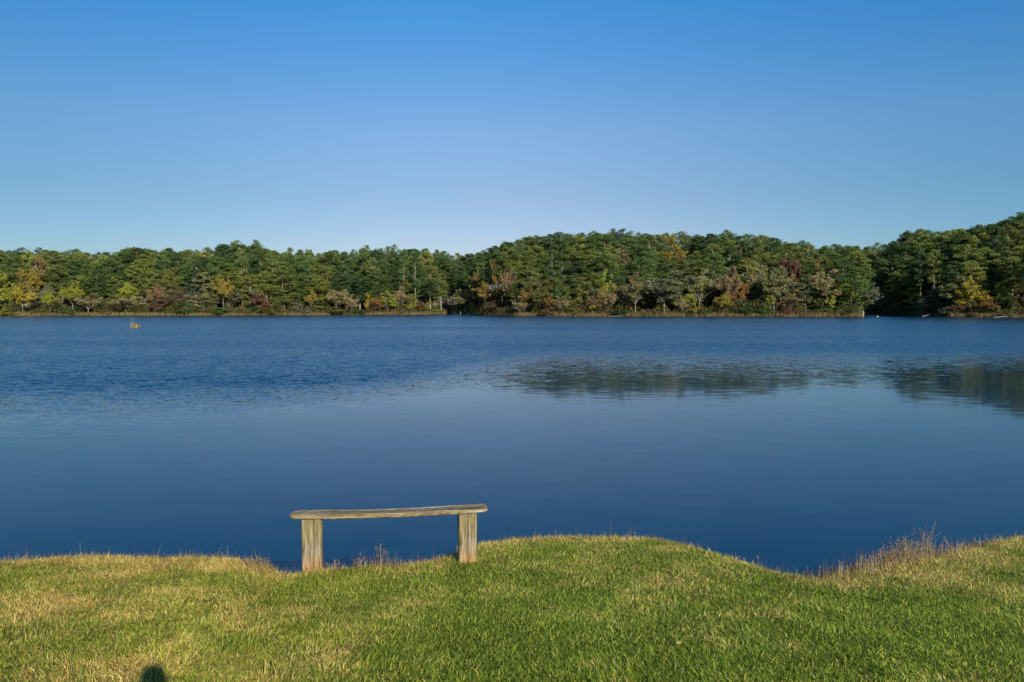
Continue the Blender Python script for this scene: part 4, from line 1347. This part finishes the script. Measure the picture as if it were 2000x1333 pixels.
for i, (px, py, hpx, ns, spd, lab) in enumerate(WEEDS):
    if ns >= 18: ns = int(ns * 1.35)
    Xw, Yw = ground_hit(px, py)
    zb = float(land_z(Xw, Yw))
    h = hpx * Yw / F_PX
    V, Fc = [], []; cols_ = []; seeds = []
    r = np.random.default_rng(900 + i)
    for k in range(ns):
        a = r.uniform(0, 6.28); d = r.random() ** 0.6 * spd
        hk = h * (1.0 if k == 0 else r.uniform(0.35, 0.95))
        le = r.normal(0, 0.22, 2)
        bx, by = math.cos(a) * d, math.sin(a) * d
        if k == 0: bx, by = 0, 0; le = r.normal(0, 0.08, 2)
        bz = float(land_z(Xw + bx, Yw + by)) - zb
        p0 = np.array([bx, by, bz - 0.01]); p1 = p0 + np.array([le[0] * hk * 0.35, le[1] * hk * 0.35, hk * 0.5]); p2 = p0 + np.array([le[0] * hk, le[1] * hk, hk * 0.98])
        rr = 0.0017 if ns < 15 else 0.0014
        tube([p0, p1, p2], [rr * 1.3, rr, rr * 0.5], 3, V, Fc)
        colk = [(.26, .17, .07), (.38, .29, .13), (.46, .38, .20), (.24, .14, .06)][r.integers(0, 4)]
        if "white" in lab or "pale" in lab: colk = (.5, .46, .36)
        cols_.append(np.tile(colk, (9, 1)))
        for b_ in range(r.integers(0, 3)):
            f = r.uniform(0.45, 0.9)
            q0 = p1 * (1 - f) + p2 * f if f > 0.5 else p1
            q1 = q0 + np.array([r.normal(0, 0.12) * hk, r.normal(0, 0.12) * hk, r.uniform(0.05, 0.25) * hk])
            tube([q0, q1], [rr * 0.7, rr * 0.4], 3, V, Fc); cols_.append(np.tile(colk, (6, 1)))
            seeds.append(q1)
        seeds.append(p2); seeds.append(p2 * 0.93 + p1 * 0.07)
    V = np.concatenate(V); Fc = np.array(Fc)
    sd = np.repeat(np.array(seeds), 3, axis=0) + r.normal(0, 0.004, (len(seeds) * 3, 3))
    lv, lf = leaf_quads(sd, 0.011, r, 0, 0.4)
    o = obj("dry_weed", mesh_np("dry_weed", np.concatenate([V, lv]), np.concatenate([Fc, lf + len(V)]),
            np.concatenate([np.concatenate(cols_), np.tile((.28, .20, .11), (len(lv), 1))])), MAT_WEED)
    o.location = (Xw, Yw, zb)
    tag(o, lab, "weed", "dry weeds along the edge of the bank")

# fallen leaves on the lawn
def leaf_mesh(seed):
    r = np.random.default_rng(seed)
    pts = []
    for k in range(16):
        a = 2 * math.pi * k / 16
        rad = 1.0 if k % 3 else 0.62
        pts.append((math.cos(a) * rad * 0.5, math.sin(a) * rad * 0.32, 0.10 * math.cos(a) ** 2 + r.normal(0, 0.03)))
    V = [(0, 0, 0)] + pts
    V2 = [(x, y, z - 0.02) for x, y, z in V]
    Fc = [(0, k + 1, (k + 1) % 16 + 1) for k in range(16)]
    Fc += [(17 + 0, 17 + (k + 1) % 16 + 1, 17 + k + 1) for k in range(16)]
    V += V2
    return mesh_np("fallen_leaf", V, Fc)
MAT_REDLEAF = simple_mat("red_leaf", (.42, .09, .035), 0.6)
MAT_TANLEAF = simple_mat("tan_leaf", (.50, .30, .15), 0.6)
for i, (px, py, s, mat, lab) in enumerate([
    (407, 1183, 0.06, MAT_REDLEAF, "small red fallen leaf on the grass left of the bench"),
    (418, 1125, 0.035, MAT_TANLEAF, "tan fallen leaf near the left crest of the bank"),
    (275, 1201, 0.035, MAT_TANLEAF, "brown curled leaf in the grass left of the red leaf"),
    (803, 1128, 0.045, MAT_TANLEAF, "pale dry leaf on the grass below the bench seat"),
    (1075, 1199, 0.05, MAT_TANLEAF, "tan leaf lying in the middle of the mound"),
    (1325, 1269, 0.03, MAT_TANLEAF, "small tan leaf low on the lawn right of centre")]):
    Xl, Yl = ground_hit(px, py)
    o = obj("fallen_leaf", leaf_mesh(i), mat)
    o.location = (Xl, Yl, float(land_z(Xl, Yl)) + 0.035)
    o.scale = (s, s, s); o.rotation_euler = (rnd.uniform(0.2, 0.5), rnd.uniform(-0.3, 0.3), rnd.uniform(0, 6))
    tag(o, lab, "leaf", "fallen leaves on the lawn")

# ---------------------------------------------------------------- the photographer, behind the viewpoint; the shadow of the head falls on the lawn
def skin_mesh(name, joints, edges, mat, parent, root=0, sub=2):
    me = bpy.data.meshes.new(name)
    me.from_pydata([j[0] for j in joints], edges, [])
    o = obj(name, me, mat, parent)
    m = o.modifiers.new("skin", 'SKIN')
    m.use_smooth_shade = True
    sv = me.skin_vertices[0].data
    for i, (p, rx, ry) in enumerate(joints):
        sv[i].radius = (rx, ry)
        sv[i].use_root = (i == root)
    s = o.modifiers.new("smooth", 'SUBSURF'); s.levels = sub; s.render_levels = sub
    return o
MAT_SKIN = simple_mat("skin", (.48, .30, .22), 0.55)
MAT_JACKET = simple_mat("jacket_cloth", (.06, .08, .12), 0.9)
MAT_TROUSER = simple_mat("trouser_cloth", (.04, .05, .08), 0.9)
MAT_HAIR = simple_mat("hair", (.03, .02, .015), 0.6)
MAT_BLACK = simple_mat("black_plastic", (.02, .02, .02), 0.4)
person = empty("person", (0.0, -0.24, -1.60))
person.scale = (1, 1, 1.025)
tag(person, "person in dark jacket photographing, whose head casts the shadow on the grass", "person")
J = [((0, -0.04, 0.93), .145, .105), ((0, -0.05, 1.10), .125, .095), ((0, -0.06, 1.30), .155, .11), ((0, -0.05, 1.42), .10, .08), ((0, -0.02, 1.50), .055, .055),
     ((0, 0.0, 1.60), .060, .078), ((0, 0.0, 1.655), .056, .072),
     ((.17, -0.05, 1.37), .055, .055), ((.25, 0.04, 1.12), .042, .042), ((.08, 0.18, 1.33), .032, .030), ((.06, 0.20, 1.40), .035, .02),
     ((-.17, -0.05, 1.37), .055, .055), ((-.25, 0.04, 1.12), .042, .042), ((-.08, 0.18, 1.33), .032, .030), ((-.06, 0.20, 1.40), .035, .02),
     ((.10, -0.03, 0.84), .09, .09), ((.12, -0.02, 0.47), .06, .06), ((.13, -0.05, 0.10), .042, .045), ((.14, 0.10, 0.04), .04, .03),
     ((-.10, -0.03, 0.84), .09, .09), ((-.12, -0.02, 0.47), .06, .06), ((-.13, -0.05, 0.10), .042, .045), ((-.14, 0.10, 0.04), .04, .03)]
E = [(0, 1), (1, 2), (2, 3), (3, 4), (4, 5), (5, 6), (3, 7), (7, 8), (8, 9), (9, 10), (3, 11), (11, 12), (12, 13), (13, 14), (0, 15), (15, 16), (16, 17), (17, 18), (0, 19), (19, 20), (20, 21), (21, 22)]
# fingers: short chains from each palm
for side, palm in ((1, 10), (-1, 14)):
    px_, py_, pz_ = J[palm][0]
    for k in range(5):
        a = len(J)
        zz = pz_ + 0.035 - 0.018 * k
        ln = [0.9, 1.0, 1.05, 0.95, 0.75][k]
        J.append(((px_ - side * 0.01, py_ + 0.02, zz), .010, .010))
        J.append(((px_ - side * 0.025, py_ + 0.02 + 0.03 * ln, zz + 0.003), .009, .009))
        J.append(((px_ - side * 0.045 * ln, py_ + 0.03 + 0.03 * ln, zz), .008, .008))
        E += [(palm, a), (a, a + 1), (a + 1, a + 2)]
skin_mesh("body", J, E, MAT_SKIN, person)
skin_mesh("jacket", [(j[0], j[1] * 1.13, j[2] * 1.13) for j in [J[0], J[1], J[2], J[3], J[7], J[8], ((.115, 0.145, 1.28), .036, .036), J[11], J[12], ((-.115, 0.145, 1.28), .036, .036)]],
          [(0, 1), (1, 2), (2, 3), (3, 4), (4, 5), (5, 6), (3, 7), (7, 8), (8, 9)], MAT_JACKET, person)
skin_mesh("trousers", [(j[0], j[1] * 1.18, j[2] * 1.18) for j in [J[0], J[15], J[16], ((.13, -0.05, 0.14), .05, .05), J[19], J[20], ((-.13, -0.05, 0.14), .05, .05)]],
          [(0, 1), (1, 2), (2, 3), (0, 4), (4, 5), (5, 6)], MAT_TROUSER, person)
skin_mesh("hair", [((0, -0.045, 1.58), .055, .06), ((0, -0.03, 1.65), .064, .076), ((0, 0.0, 1.70), .046, .058)], [(0, 1), (1, 2)], MAT_HAIR, person)
camo = empty("hand_held_camera", (0.0, -0.06, -0.155))
tag(camo, "black camera held up in both hands by the person on the lawn", "camera")
import bmesh
bm = bmesh.new()
bmesh.ops.create_cube(bm, size=1.0)
for v in bm.verts: v.co = (v.co.x * 0.135, v.co.y * 0.06, v.co.z * 0.09)
bmesh.ops.bevel(bm, geom=bm.edges[:], offset=0.012, segments=3, affect='EDGES')
r_ = bmesh.ops.create_cube(bm, size=1.0)
for v in r_["verts"]: v.co = (v.co.x * 0.05, v.co.y * 0.05, v.co.z * 0.03 + 0.055)
me = bpy.data.meshes.new("camera_housing"); bm.to_mesh(me); bm.free()
obj("housing", me, MAT_BLACK, camo)
tube_obj("lens", [([(0, 0.03, 0), (0, 0.075, 0)], [0.036, 0.034])], MAT_BLACK, camo, 20)
